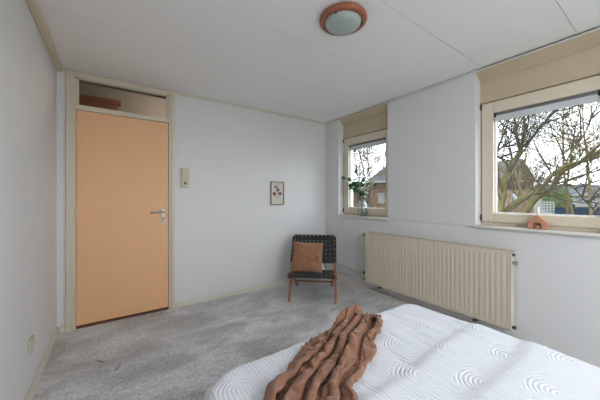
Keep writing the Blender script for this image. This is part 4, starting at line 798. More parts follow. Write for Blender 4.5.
THROW_Y = [2148,2155,2154,2184,2197,2192,2183,2190,2193,2189,2173,2177,2188,2197,2197,2197,2220,2219,2211,2204,2198,2179,2191,2180,2182,2193,2190,2175,2182,2178,2159,2151,2133,2113,2089,2071,2068,2092,2084,2074,2064,2047,2073,2055,2044,2038,2026,2024,2023,2023,2012,2014,2001,2009,2014,2016,2016,1983,1971,1948,
2163,2167,2158,2170,2198,2189,2179,2184,2182,2181,2175,2173,2179,2190,2185,2195,2210,2215,2206,2200,2196,2184,2181,2171,2177,2180,2175,2174,2170,2174,2157,2144,2130,2110,2086,2066,2057,2081,2075,2066,2056,2047,2063,2057,2036,2025,2016,2014,2011,2018,2006,2001,1988,1998,2009,2002,2002,1988,1966,1944,
2160,2174,2172,2171,2199,2185,2177,2181,2170,2176,2164,2165,2174,2184,2190,2184,2200,2208,2200,2193,2197,2189,2178,2169,2167,2172,2164,2159,2156,2171,2150,2141,2123,2101,2082,2054,2046,2067,2068,2064,2050,2036,2052,2046,2026,2014,2004,2007,2005,2002,1990,1986,1978,1995,1994,1991,1990,1984,1964,1943,
2142,2158,2173,2187,2198,2174,2164,2169,2146,2155,2145,2154,2163,2167,2177,2186,2185,2195,2201,2187,2181,2176,2165,2157,2154,2155,2144,2148,2154,2153,2136,2122,2117,2090,2077,2044,2028,2043,2061,2054,2046,2028,2037,2025,2003,1997,1988,1977,1978,1979,1961,1958,1961,1972,1977,1963,1974,1961,1950,1932,
2136,2154,2162,2179,2189,2176,2163,2160,2141,2147,2137,2153,2156,2158,2169,2178,2184,2189,2194,2192,2177,2169,2162,2154,2145,2151,2151,2136,2144,2143,2131,2124,2112,2095,2070,2035,2020,2033,2051,2042,2040,2029,2026,2016,1997,1983,1976,1971,1968,1968,1948,1950,1959,1977,1960,1963,1967,1947,1933,1918,
2129,2145,2162,2168,2177,2182,2174,2145,2137,2137,2132,2145,2148,2160,2163,2168,2173,2179,2184,2186,2172,2165,2155,2147,2144,2139,2149,2130,2137,2132,2122,2112,2100,2091,2064,2036,2012,2023,2042,2039,2030,2018,2014,2012,1991,1975,1967,1959,1963,1956,1939,1937,1946,1966,1945,1949,1951,1952,1935,1920,
2113,2131,2153,2171,2170,2180,2166,2136,2142,2130,2123,2140,2147,2153,2153,2159,2167,2172,2172,2176,2163,2154,2145,2149,2138,2129,2141,2139,2126,2120,2114,2106,2088,2084,2066,2034,2008,2013,2033,2045,2026,2007,2001,2001,1981,1965,1952,1946,1952,1947,1926,1926,1947,1950,1935,1942,1936,1938,1920,1910,
2129,2125,2135,2159,2160,2172,2156,2124,2132,2141,2126,2126,2131,2146,2158,2156,2159,2172,2172,2167,2153,2132,2139,2125,2127,2111,2127,2126,2104,2099,2094,2094,2074,2064,2041,2019,2006,2035,2026,2029,2015,2007,1990,1982,1980,1954,1945,1922,1922,1915,1926,1913,1930,1917,1916,1906,1900,1905,1881,1883,
2121,2128,2118,2149,2159,2164,2153,2116,2124,2131,2122,2119,2127,2137,2149,2154,2154,2165,2169,2158,2141,2126,2130,2124,2117,2115,2117,2114,2110,2097,2081,2083,2075,2052,2042,2005,2023,2042,2042,2019,2002,1996,1985,1976,1967,1957,1933,1916,1905,1907,1918,1897,1912,1899,1899,1890,1880,1906,1899,1885,
2112,2121,2128,2150,2149,2153,2154,2114,2115,2131,2112,2113,2130,2138,2139,2142,2145,2155,2162,2151,2132,2115,2117,2113,2108,2120,2106,2099,2099,2086,2067,2067,2063,2059,2033,2001,2022,2038,2037,2010,1994,1982,1973,1963,1950,1950,1938,1928,1886,1890,1907,1908,1892,1880,1880,1871,1860,1897,1887,1877,
2115,2106,2122,2150,2138,2141,2150,2114,2113,2129,2109,2106,2125,2131,2128,2132,2136,2144,2153,2141,2134,2110,2102,2097,2098,2108,2099,2086,2085,2071,2052,2053,2046,2048,2022,1992,2015,2030,2017,1997,1981,1968,1976,1962,1934,1939,1924,1915,1875,1895,1892,1901,1894,1866,1864,1853,1840,1873,1863,1862,
2125,2108,2105,2129,2144,2146,2142,2114,2126,2124,2104,2113,2113,2116,2121,2136,2125,2136,2143,2134,2121,2100,2089,2084,2083,2091,2098,2076,2068,2067,2038,2048,2036,2038,2015,1985,2009,2023,2010,1983,1970,1955,1970,1948,1928,1922,1909,1897,1874,1874,1873,1878,1880,1846,1840,1845,1829,1855,1867,1855,
2132,2122,2103,2127,2117,2113,2124,2090,2113,2110,2099,2092,2087,2101,2109,2098,2115,2111,2111,2104,2097,2085,2078,2064,2060,2068,2079,2068,2046,2043,2022,2039,2034,2026,1998,1969,1987,2000,1992,1963,1951,1934,1941,1954,1917,1893,1890,1877,1845,1847,1869,1871,1857,1838,1837,1824,1807,1829,1851,1855,
2132,2122,2104,2129,2125,2119,2107,2091,2097,2112,2083,2094,2076,2090,2080,2090,2105,2095,2095,2089,2087,2067,2068,2065,2053,2052,2063,2063,2040,2028,2023,2029,2018,2017,1994,1973,1996,1981,1979,1952,1940,1923,1929,1945,1906,1883,1877,1865,1846,1837,1860,1865,1850,1824,1824,1805,1790,1830,1836,1841,
2133,2125,2106,2126,2122,2115,2104,2089,2097,2086,2081,2067,2062,2061,2074,2087,2084,2072,2061,2072,2077,2052,2066,2054,2045,2037,2047,2055,2035,2016,2021,2012,2006,2015,1991,1968,1992,1988,1979,1946,1934,1913,1918,1936,1894,1872,1860,1853,1848,1828,1850,1852,1838,1813,1805,1801,1782,1827,1835,1824,
2134,2128,2108,2129,2118,2110,2103,2091,2092,2075,2082,2066,2049,2062,2074,2080,2085,2073,2056,2045,2048,2028,2040,2043,2035,2038,2030,2025,2019,2006,2013,2020,2011,2010,1993,1964,1988,1974,1970,1941,1923,1906,1908,1928,1885,1865,1845,1842,1846,1824,1833,1842,1831,1800,1786,1791,1779,1829,1820,1808,
2120,2120,2103,2127,2122,2114,2106,2092,2088,2071,2082,2066,2048,2049,2063,2070,2078,2067,2053,2039,2041,2024,2036,2026,2015,2016,2011,2010,2017,1990,1997,2001,1996,1991,1972,1958,1965,1964,1952,1944,1931,1917,1899,1917,1882,1864,1844,1842,1841,1828,1811,1834,1816,1790,1769,1771,1788,1816,1802,1793,
2131,2110,2102,2116,2125,2122,2107,2088,2092,2073,2081,2066,2041,2042,2059,2050,2070,2058,2047,2031,2039,2022,2013,2017,2000,1992,2011,1994,2016,1992,1965,1983,1966,1976,1962,1934,1938,1946,1933,1939,1922,1913,1902,1896,1882,1868,1851,1842,1841,1822,1814,1804,1810,1781,1765,1784,1773,1790,1774,1770,
2126,2117,2098,2111,2118,2114,2104,2096,2092,2075,2072,2079,2053,2041,2061,2046,2056,2049,2037,2022,2030,2013,2005,2016,2001,1980,2003,1985,2009,1985,1955,1973,1955,1967,1950,1924,1922,1930,1926,1926,1917,1904,1889,1900,1876,1859,1844,1836,1825,1825,1818,1807,1818,1777,1758,1781,1765,1777,1759,1761,
2125,2109,2092,2106,2111,2108,2098,2087,2086,2074,2078,2078,2052,2034,2049,2051,2038,2053,2034,2016,2021,2013,1998,2011,1995,1971,1992,1976,2000,1975,1945,1964,1944,1957,1942,1910,1904,1913,1914,1914,1907,1895,1880,1892,1858,1865,1855,1844,1827,1817,1810,1797,1807,1787,1769,1790,1777,1781,1765,1747,
2124,2108,2090,2099,2104,2101,2091,2076,2079,2072,2059,2060,2044,2043,2028,2046,2029,2047,2032,2019,2003,2006,1992,2006,1988,1960,1981,1966,1990,1965,1934,1953,1933,1947,1929,1896,1888,1896,1902,1903,1891,1881,1866,1876,1850,1845,1848,1827,1811,1808,1799,1803,1789,1774,1756,1777,1764,1767,1754,1758,
2142,2125,2083,2088,2093,2085,2068,2076,2062,2053,2045,2038,2036,2026,2011,2027,2024,2032,2025,2005,1987,1985,1976,1991,1972,1939,1959,1946,1972,1945,1913,1932,1912,1927,1906,1874,1869,1890,1872,1876,1858,1851,1836,1840,1836,1819,1835,1818,1788,1805,1792,1776,1793,1771,1743,1756,1743,1738,1726,1735,
2134,2119,2108,2090,2105,2073,2060,2061,2053,2045,2036,2026,2037,2019,2004,2008,2005,2021,2013,1994,1979,1988,1968,1982,1965,1929,1948,1936,1963,1935,1903,1921,1905,1921,1900,1876,1862,1884,1876,1862,1845,1835,1820,1839,1825,1809,1826,1809,1779,1795,1782,1766,1782,1760,1735,1744,1747,1723,1712,1723,
2119,2104,2088,2072,2090,2080,2069,2064,2058,2035,2023,2019,2022,2011,1998,1993,2014,2001,2013,1994,1979,1984,1964,1962,1957,1920,1934,1926,1952,1927,1894,1910,1902,1912,1898,1877,1853,1876,1879,1844,1834,1820,1812,1832,1813,1800,1817,1800,1769,1786,1772,1756,1774,1749,1725,1724,1728,1708,1700,1712,
2109,2114,2080,2057,2075,2067,2053,2041,2046,2034,2024,2023,2024,2000,1990,1981,2018,2004,2022,2001,1977,1980,1960,1966,1949,1912,1920,1916,1940,1915,1883,1892,1907,1894,1892,1874,1849,1861,1880,1846,1825,1810,1804,1824,1801,1792,1808,1789,1759,1778,1762,1747,1766,1738,1721,1710,1733,1698,1689,1704,
2133,2112,2092,2057,2077,2073,2055,2026,2050,2023,2011,2010,2015,2002,1990,1979,2003,1994,2013,1994,1978,1981,1964,1976,1947,1911,1901,1909,1932,1911,1872,1878,1895,1889,1893,1876,1859,1842,1863,1836,1813,1797,1795,1815,1789,1783,1798,1779,1749,1766,1764,1749,1746,1740,1726,1708,1735,1710,1685,1683,
2122,2108,2089,2050,2045,2043,2035,2027,2029,2014,2000,1992,2000,1989,1972,1960,1976,1991,2001,1983,1966,1954,1951,1960,1943,1920,1896,1909,1897,1884,1846,1862,1867,1846,1864,1847,1831,1813,1823,1818,1788,1777,1748,1762,1750,1740,1758,1735,1708,1725,1709,1720,1703,1703,1689,1681,1696,1707,1680,1677,
2113,2101,2081,2046,2042,2027,2023,2009,2016,2006,1997,1983,1999,1981,1963,1948,1962,1976,1990,1968,1950,1933,1945,1947,1929,1910,1881,1889,1895,1900,1842,1840,1861,1838,1841,1822,1821,1791,1815,1814,1783,1767,1742,1769,1753,1730,1749,1727,1695,1716,1697,1682,1663,1651,1636,1661,1687,1709,1701,1655,
2107,2092,2080,2052,2036,2022,2011,1988,1999,2001,1985,1971,1987,1969,1953,1936,1969,1958,1976,1965,1944,1913,1925,1936,1915,1900,1871,1866,1874,1899,1847,1829,1854,1833,1828,1827,1825,1794,1808,1814,1794,1766,1739,1769,1749,1725,1746,1725,1687,1703,1684,1673,1666,1635,1622,1606,1638,1650,1680,1683,
2110,2090,2080,2044,2027,2012,1999,1976,1979,1994,1975,1969,1979,1960,1946,1928,1947,1953,1959,1947,1936,1895,1907,1921,1900,1889,1861,1856,1877,1894,1848,1824,1846,1830,1813,1817,1803,1780,1798,1790,1809,1782,1755,1741,1745,1724,1733,1724,1686,1698,1678,1656,1651,1625,1610,1597,1614,1638,1652,1669,
2106,2092,2076,2051,2030,2023,2016,1987,1986,1982,1966,1958,1967,1950,1936,1917,1931,1932,1941,1927,1916,1880,1887,1912,1900,1875,1870,1851,1861,1883,1844,1821,1824,1825,1810,1824,1800,1772,1787,1784,1799,1771,1758,1737,1721,1725,1721,1708,1680,1680,1684,1666,1642,1616,1597,1580,1597,1629,1643,1660,
2099,2083,2064,2033,2020,2012,1997,1986,1966,1976,1958,1946,1956,1943,1928,1902,1926,1921,1901,1889,1878,1867,1889,1895,1873,1852,1846,1829,1830,1854,1827,1815,1805,1792,1778,1795,1778,1751,1764,1750,1770,1759,1740,1730,1687,1679,1687,1687,1663,1644,1658,1647,1628,1590,1570,1553,1558,1603,1619,1638,
2089,2076,2061,2025,2006,1995,1988,1992,1972,1977,1960,1946,1948,1934,1913,1914,1909,1918,1899,1875,1863,1857,1878,1882,1859,1837,1825,1823,1813,1835,1816,1796,1783,1770,1791,1777,1772,1741,1746,1737,1753,1744,1730,1717,1692,1665,1665,1676,1649,1629,1644,1631,1611,1573,1562,1542,1544,1586,1602,1623,
2083,2065,2049,2019,2003,1985,1979,1982,1970,1953,1969,1948,1932,1921,1919,1901,1890,1906,1887,1863,1850,1843,1865,1869,1846,1827,1826,1802,1800,1818,1794,1779,1760,1776,1770,1757,1748,1726,1724,1737,1743,1725,1713,1698,1689,1662,1646,1659,1633,1615,1630,1618,1600,1560,1546,1531,1533,1576,1592,1614,
2070,2058,2042,2007,1990,1975,1970,1976,1960,1946,1955,1943,1914,1926,1907,1890,1885,1891,1870,1857,1842,1828,1849,1863,1841,1809,1819,1792,1799,1801,1771,1757,1748,1763,1779,1773,1747,1717,1731,1729,1729,1710,1706,1679,1683,1656,1631,1639,1621,1601,1617,1605,1586,1549,1530,1521,1524,1567,1586,1608,
2067,2049,2032,2011,1994,1981,1959,1959,1946,1928,1927,1949,1925,1903,1896,1876,1852,1866,1866,1842,1831,1817,1817,1837,1830,1813,1784,1797,1792,1766,1738,1751,1732,1745,1772,1747,1724,1736,1721,1712,1685,1679,1660,1640,1662,1651,1635,1622,1596,1578,1587,1574,1555,1530,1512,1507,1512,1554,1573,1592,
2066,2049,2026,1994,1982,1972,1964,1945,1932,1919,1931,1940,1929,1906,1886,1864,1853,1845,1859,1833,1817,1805,1800,1817,1831,1803,1774,1789,1775,1753,1723,1739,1725,1749,1766,1730,1709,1723,1704,1704,1686,1663,1644,1623,1644,1639,1618,1604,1579,1563,1570,1559,1544,1518,1506,1488,1503,1545,1558,1577,
2058,2039,2019,1979,1966,1953,1943,1924,1912,1900,1913,1920,1920,1895,1876,1852,1836,1846,1850,1824,1814,1784,1800,1798,1824,1793,1762,1778,1759,1738,1708,1724,1724,1747,1751,1717,1694,1707,1695,1693,1669,1655,1630,1608,1628,1626,1603,1584,1565,1563,1549,1544,1530,1510,1499,1479,1497,1529,1550,1568,
2045,2026,2009,1971,1950,1935,1920,1916,1900,1883,1892,1899,1906,1879,1863,1854,1822,1835,1840,1820,1799,1770,1792,1794,1813,1781,1750,1766,1741,1722,1693,1704,1712,1735,1741,1703,1681,1690,1673,1682,1655,1646,1623,1598,1609,1615,1592,1596,1560,1550,1534,1527,1512,1503,1490,1472,1487,1518,1539,1551,
2033,2011,1998,1963,1950,1928,1910,1915,1901,1886,1875,1875,1897,1887,1870,1848,1834,1817,1829,1807,1786,1759,1781,1803,1798,1771,1739,1753,1727,1705,1681,1700,1700,1722,1731,1693,1670,1675,1655,1669,1643,1632,1612,1588,1592,1604,1587,1585,1556,1541,1525,1514,1501,1496,1483,1465,1483,1507,1526,1545,
2019,2003,1982,1938,1927,1907,1905,1874,1866,1851,1849,1862,1891,1877,1863,1841,1833,1817,1792,1787,1765,1741,1762,1783,1785,1752,1717,1723,1708,1688,1654,1671,1686,1697,1710,1675,1649,1647,1624,1644,1620,1608,1591,1580,1554,1565,1576,1567,1539,1524,1509,1492,1475,1495,1477,1454,1460,1484,1503,1525,
2000,1990,1970,1937,1914,1895,1884,1867,1853,1855,1840,1842,1879,1867,1854,1831,1823,1801,1793,1774,1756,1739,1759,1778,1775,1740,1708,1722,1703,1677,1643,1656,1671,1693,1701,1667,1639,1634,1610,1633,1609,1595,1588,1568,1538,1547,1559,1551,1525,1520,1511,1493,1474,1489,1471,1457,1444,1466,1487,1509,
1985,1978,1959,1923,1908,1892,1874,1854,1840,1847,1848,1832,1869,1858,1845,1824,1812,1790,1776,1760,1744,1730,1754,1777,1763,1724,1700,1710,1687,1674,1633,1647,1668,1690,1691,1658,1632,1622,1599,1624,1600,1586,1574,1567,1529,1528,1539,1555,1524,1509,1500,1494,1476,1478,1469,1456,1441,1451,1472,1494,
1972,1963,1945,1906,1889,1876,1859,1835,1823,1826,1834,1821,1862,1847,1834,1812,1790,1788,1763,1747,1737,1724,1749,1765,1754,1711,1690,1698,1672,1665,1634,1650,1667,1686,1681,1650,1626,1611,1588,1615,1592,1579,1563,1564,1528,1516,1531,1549,1526,1513,1508,1488,1480,1464,1476,1459,1454,1439,1457,1479,
1960,1946,1927,1890,1879,1862,1845,1816,1806,1807,1818,1820,1853,1837,1823,1803,1781,1780,1761,1736,1727,1720,1746,1754,1740,1701,1683,1682,1664,1648,1635,1651,1659,1679,1662,1636,1613,1596,1578,1607,1587,1574,1556,1565,1532,1516,1519,1534,1543,1530,1514,1499,1481,1455,1470,1453,1443,1431,1445,1467,
1924,1904,1888,1858,1849,1847,1832,1802,1798,1783,1799,1794,1821,1808,1793,1774,1758,1763,1738,1724,1704,1706,1734,1726,1712,1672,1681,1655,1637,1627,1627,1633,1650,1669,1651,1611,1593,1567,1572,1586,1569,1555,1543,1559,1532,1518,1504,1504,1534,1523,1506,1494,1482,1453,1437,1456,1436,1417,1425,1445,
1909,1891,1872,1851,1850,1837,1823,1805,1787,1789,1779,1787,1807,1789,1779,1758,1746,1749,1731,1710,1705,1697,1724,1717,1704,1680,1667,1644,1626,1616,1611,1628,1638,1660,1641,1609,1587,1562,1560,1577,1561,1549,1536,1553,1534,1519,1505,1493,1521,1519,1508,1493,1478,1446,1432,1451,1432,1406,1412,1431,
1896,1882,1860,1844,1833,1821,1811,1795,1786,1769,1773,1788,1794,1777,1768,1746,1753,1731,1718,1701,1691,1703,1730,1709,1697,1665,1652,1637,1615,1605,1599,1612,1630,1650,1632,1598,1579,1558,1542,1567,1553,1541,1533,1542,1526,1517,1502,1489,1503,1515,1499,1484,1473,1440,1425,1438,1434,1395,1399,1416,
1890,1869,1853,1826,1828,1813,1798,1775,1777,1762,1765,1782,1778,1762,1756,1736,1745,1723,1702,1689,1668,1698,1725,1704,1693,1665,1648,1623,1601,1598,1587,1598,1616,1639,1625,1588,1568,1547,1529,1556,1543,1527,1519,1523,1519,1508,1494,1481,1491,1503,1497,1482,1467,1430,1416,1422,1428,1391,1384,1405,
1862,1842,1825,1822,1799,1796,1780,1746,1752,1771,1771,1784,1759,1760,1743,1733,1711,1702,1679,1663,1644,1683,1703,1697,1683,1643,1632,1611,1589,1581,1557,1575,1589,1608,1614,1578,1559,1538,1514,1540,1539,1530,1515,1502,1499,1494,1482,1471,1467,1483,1478,1466,1449,1418,1409,1394,1410,1374,1363,1384,
1844,1826,1810,1806,1785,1774,1768,1733,1750,1767,1776,1764,1744,1749,1728,1714,1709,1687,1667,1647,1633,1673,1690,1680,1670,1631,1622,1610,1584,1574,1545,1559,1576,1596,1607,1574,1552,1533,1510,1529,1528,1518,1505,1490,1493,1485,1471,1477,1462,1475,1468,1456,1439,1415,1396,1389,1402,1364,1357,1378,
1824,1809,1790,1792,1771,1756,1752,1742,1744,1762,1772,1773,1736,1736,1713,1698,1692,1670,1653,1646,1627,1664,1680,1668,1658,1620,1611,1608,1584,1566,1539,1552,1570,1591,1600,1575,1554,1532,1508,1522,1523,1510,1496,1480,1493,1479,1463,1463,1473,1465,1457,1447,1427,1409,1392,1394,1396,1359,1360,1378,
1799,1784,1771,1777,1761,1738,1728,1725,1741,1754,1750,1755,1732,1712,1715,1688,1673,1656,1644,1625,1637,1650,1666,1650,1644,1609,1609,1603,1579,1558,1531,1544,1564,1581,1582,1569,1548,1526,1503,1514,1516,1503,1489,1471,1485,1474,1460,1452,1476,1462,1449,1435,1440,1411,1389,1401,1387,1369,1366,1374,
1776,1765,1763,1754,1738,1719,1706,1712,1725,1734,1746,1731,1715,1693,1694,1675,1666,1640,1630,1609,1620,1634,1652,1635,1625,1595,1600,1586,1573,1547,1520,1534,1553,1568,1577,1558,1542,1520,1503,1502,1499,1497,1479,1463,1473,1465,1451,1444,1467,1458,1445,1429,1432,1400,1385,1397,1376,1366,1377,1365,
1786,1774,1752,1712,1697,1687,1667,1686,1705,1705,1722,1714,1684,1667,1662,1642,1637,1613,1596,1579,1597,1633,1614,1601,1591,1573,1570,1549,1530,1515,1493,1510,1528,1553,1544,1515,1508,1487,1465,1473,1465,1459,1448,1433,1432,1438,1426,1415,1433,1436,1426,1408,1397,1386,1385,1366,1336,1339,1359,1344,
1788,1766,1731,1711,1686,1670,1651,1675,1692,1690,1707,1704,1668,1655,1647,1629,1624,1604,1581,1568,1587,1622,1603,1587,1584,1550,1554,1535,1513,1503,1490,1500,1522,1538,1534,1497,1485,1472,1452,1460,1446,1440,1430,1421,1411,1422,1412,1399,1421,1424,1411,1402,1388,1368,1372,1347,1322,1329,1347,1360,
1771,1749,1728,1711,1685,1666,1650,1673,1691,1708,1696,1702,1664,1647,1629,1634,1606,1591,1568,1557,1574,1610,1591,1577,1562,1537,1538,1518,1506,1492,1488,1491,1514,1526,1515,1484,1481,1458,1440,1446,1434,1424,1415,1410,1395,1407,1394,1390,1415,1421,1404,1385,1383,1351,1354,1325,1304,1314,1336,1344,
1773,1751,1730,1713,1685,1662,1641,1674,1696,1716,1711,1695,1656,1637,1623,1623,1597,1582,1554,1540,1560,1602,1580,1565,1542,1512,1514,1520,1495,1483,1461,1460,1490,1498,1497,1468,1465,1459,1439,1424,1435,1417,1400,1402,1377,1391,1401,1393,1418,1412,1392,1373,1364,1335,1339,1311,1295,1308,1326,1339,
1761,1740,1718,1704,1672,1644,1623,1663,1687,1713,1695,1681,1638,1616,1606,1618,1582,1563,1535,1518,1547,1580,1561,1546,1538,1502,1479,1495,1462,1448,1434,1469,1460,1474,1460,1423,1445,1423,1402,1371,1393,1376,1358,1338,1327,1320,1344,1400,1407,1391,1381,1307,1368,1271,1258,1223,1209,1230,1246,1331,
1716,1692,1686,1666,1638,1617,1588,1631,1657,1671,1655,1645,1603,1590,1591,1570,1548,1534,1506,1480,1490,1527,1521,1508,1494,1456,1459,1451,1445,1417,1410,1436,1413,1435,1410,1387,1395,1391,1379,1350,1341,1355,1337,1316,1314,1299,1302,1322,1332,1319,1291,1286,1259,1218,1215,1199,1190,1202,1218,1245,
1678,1657,1655,1638,1611,1594,1570,1613,1633,1642,1635,1621,1581,1563,1552,1553,1548,1512,1495,1473,1461,1492,1491,1478,1468,1460,1437,1435,1444,1417,1396,1423,1404,1424,1428,1387,1390,1384,1373,1337,1330,1349,1333,1316,1301,1288,1289,1308,1322,1303,1277,1275,1255,1215,1209,1189,1180,1197,1209,1240,
1641,1623,1623,1612,1588,1573,1553,1596,1597,1609,1599,1599,1570,1548,1528,1518,1545,1521,1504,1475,1457,1459,1488,1467,1441,1431,1446,1440,1431,1408,1374,1395,1416,1402,1425,1389,1365,1385,1367,1329,1316,1341,1325,1312,1289,1283,1279,1302,1316,1296,1271,1262,1247,1220,1204,1185,1173,1192,1203,1229,
1624,1591,1605,1578,1562,1549,1560,1578,1585,1572,1570,1563,1540,1536,1517,1493,1523,1502,1489,1465,1439,1435,1463,1463,1448,1414,1428,1415,1413,1408,1362,1378,1386,1406,1410,1377,1353,1375,1362,1319,1306,1332,1323,1310,1285,1268,1272,1297,1302,1288,1265,1251,1236,1212,1191,1137,1127,1204,1211,1223,
1558,1571,1565,1527,1518,1510,1498,1518,1523,1516,1506,1500,1485,1484,1465,1469,1479,1464,1449,1438,1437,1411,1400,1427,1417,1364,1385,1368,1351,1394,1331,1307,1331,1334,1378,1360,1358,1339,1330,1264,1317,1303,1310,1291,1226,1230,1286,1282,1266,1252,1253,1242,1184,1160,1138,1146,1126,1163,1173,1152,
1527,1552,1538,1516,1490,1478,1465,1484,1495,1493,1482,1473,1453,1474,1456,1432,1443,1444,1422,1409,1423,1392,1376,1400,1387,1366,1347,1358,1330,1363,1317,1299,1292,1306,1335,1327,1309,1287,1283,1270,1294,1276,1250,1237,1209,1230,1242,1230,1200,1189,1194,1199,1182,1135,1126,1140,1125,1164,1150,1126,
1494,1520,1523,1482,1475,1456,1433,1470,1469,1461,1464,1449,1420,1445,1437,1408,1407,1415,1394,1383,1386,1378,1362,1378,1367,1332,1344,1332,1314,1341,1302,1288,1285,1287,1316,1297,1281,1270,1253,1269,1270,1255,1239,1222,1190,1210,1209,1204,1173,1158,1161,1167,1172,1131,1109,1128,1121,1136,1122,1097,
1463,1490,1500,1460,1448,1428,1415,1429,1445,1434,1441,1425,1393,1419,1410,1380,1394,1385,1370,1356,1351,1357,1338,1354,1345,1302,1317,1317,1300,1323,1280,1261,1282,1292,1279,1266,1258,1244,1228,1233,1254,1235,1221,1203,1178,1174,1196,1183,1155,1135,1145,1163,1161,1119,1106,1096,1119,1110,1094,1069,
1437,1463,1475,1444,1417,1394,1384,1384,1408,1429,1425,1408,1366,1390,1372,1358,1365,1355,1341,1331,1321,1336,1319,1328,1316,1285,1282,1291,1292,1297,1259,1240,1260,1267,1252,1238,1226,1215,1220,1231,1219,1210,1191,1182,1147,1153,1169,1159,1134,1143,1125,1142,1150,1122,1101,1087,1088,1084,1070,1057,
1395,1410,1422,1385,1383,1369,1349,1342,1355,1349,1370,1388,1340,1331,1316,1311,1307,1295,1283,1269,1275,1269,1267,1262,1247,1236,1253,1233,1232,1252,1216,1198,1216,1211,1197,1186,1175,1165,1165,1194,1177,1162,1141,1141,1117,1107,1117,1105,1086,1095,1107,1101,1121,1094,1076,1073,1081,1051,1047,1022,
1362,1372,1379,1364,1347,1339,1320,1294,1315,1317,1332,1362,1325,1305,1296,1277,1276,1268,1258,1243,1253,1240,1256,1240,1220,1229,1220,1225,1211,1232,1199,1183,1198,1189,1175,1164,1158,1143,1149,1175,1161,1149,1128,1134,1102,1089,1102,1090,1074,1087,1097,1094,1113,1089,1071,1085,1069,1042,1030,1021,
1319,1322,1336,1340,1320,1309,1293,1264,1281,1285,1311,1331,1307,1289,1272,1257,1264,1245,1235,1217,1227,1231,1225,1212,1194,1199,1210,1195,1194,1212,1184,1167,1175,1167,1153,1147,1138,1125,1138,1161,1148,1137,1129,1123,1097,1085,1083,1073,1062,1074,1079,1094,1105,1082,1059,1070,1052,1024,1015,1016,
1346,1334,1307,1317,1297,1285,1269,1241,1247,1270,1278,1299,1287,1269,1255,1239,1249,1230,1216,1221,1204,1212,1209,1192,1174,1182,1184,1177,1193,1193,1175,1156,1156,1147,1133,1128,1123,1111,1118,1152,1139,1125,1112,1114,1088,1067,1063,1052,1048,1055,1070,1083,1097,1070,1060,1049,1046,1003,996,1009,
1336,1335,1307,1288,1281,1266,1253,1225,1231,1252,1251,1270,1270,1258,1239,1221,1229,1219,1207,1196,1180,1185,1185,1169,1169,1167,1160,1160,1174,1173,1158,1149,1134,1120,1107,1100,1101,1089,1105,1142,1123,1118,1100,1100,1070,1053,1045,1036,1031,1041,1051,1065,1084,1061,1048,1038,1032,997,989,997,
1303,1297,1280,1265,1244,1227,1242,1208,1189,1218,1207,1228,1236,1214,1197,1191,1183,1180,1168,1145,1134,1129,1134,1119,1115,1113,1116,1115,1133,1121,1099,1094,1088,1093,1088,1070,1060,1050,1068,1104,1092,1079,1058,1052,1031,1035,1013,995,995,1007,1022,1036,1041,1041,1020,1013,1004,984,978,1005,
1297,1291,1273,1261,1240,1218,1231,1195,1173,1201,1189,1209,1213,1206,1185,1175,1156,1160,1147,1124,1118,1106,1111,1103,1092,1089,1089,1096,1113,1098,1075,1071,1068,1067,1065,1044,1039,1032,1053,1081,1073,1061,1040,1044,1026,1015,1000,991,973,987,1002,1018,1020,1016,1010,1005,998,980,981,973,
1308,1286,1271,1244,1234,1221,1215,1179,1158,1187,1178,1189,1190,1186,1170,1153,1136,1134,1125,1104,1107,1085,1085,1078,1070,1063,1063,1077,1088,1083,1051,1045,1042,1043,1045,1018,1024,1011,1032,1060,1050,1037,1029,1019,1004,990,976,973,971,969,983,1002,996,989,983,978,973,963,966,950,
1281,1277,1270,1262,1237,1211,1194,1167,1148,1162,1185,1171,1167,1159,1147,1131,1110,1109,1106,1085,1088,1064,1060,1052,1045,1038,1038,1051,1064,1062,1032,1018,1020,1019,1018,999,998,1004,1011,1035,1033,1018,1014,1008,984,980,955,950,951,960,972,986,974,962,969,956,948,934,938,923,
1272,1257,1251,1235,1226,1212,1191,1180,1164,1130,1162,1137,1128,1119,1108,1107,1089,1068,1067,1047,1050,1028,1013,1004,1001,987,997,1005,1015,1015,996,980,973,966,965,954,948,955,970,983,979,977,970,969,946,931,918,909,911,919,930,938,942,924,913,908,900,893,894,908,
1272,1278,1259,1226,1225,1206,1179,1174,1157,1122,1156,1124,1108,1098,1085,1082,1075,1066,1046,1026,1030,1002,990,979,977,962,972,981,992,993,973,958,965,942,939,931,924,930,946,956,954,954,954,942,930,910,897,887,894,898,906,912,920,921,896,880,899,871,873,892,
1274,1261,1244,1227,1207,1190,1194,1181,1158,1118,1148,1125,1087,1080,1067,1057,1080,1058,1044,1014,1003,975,963,953,955,940,949,957,983,973,952,971,952,930,914,908,902,920,927,931,936,946,929,953,924,897,883,868,876,899,886,887,895,894,887,878,876,877,856,887]
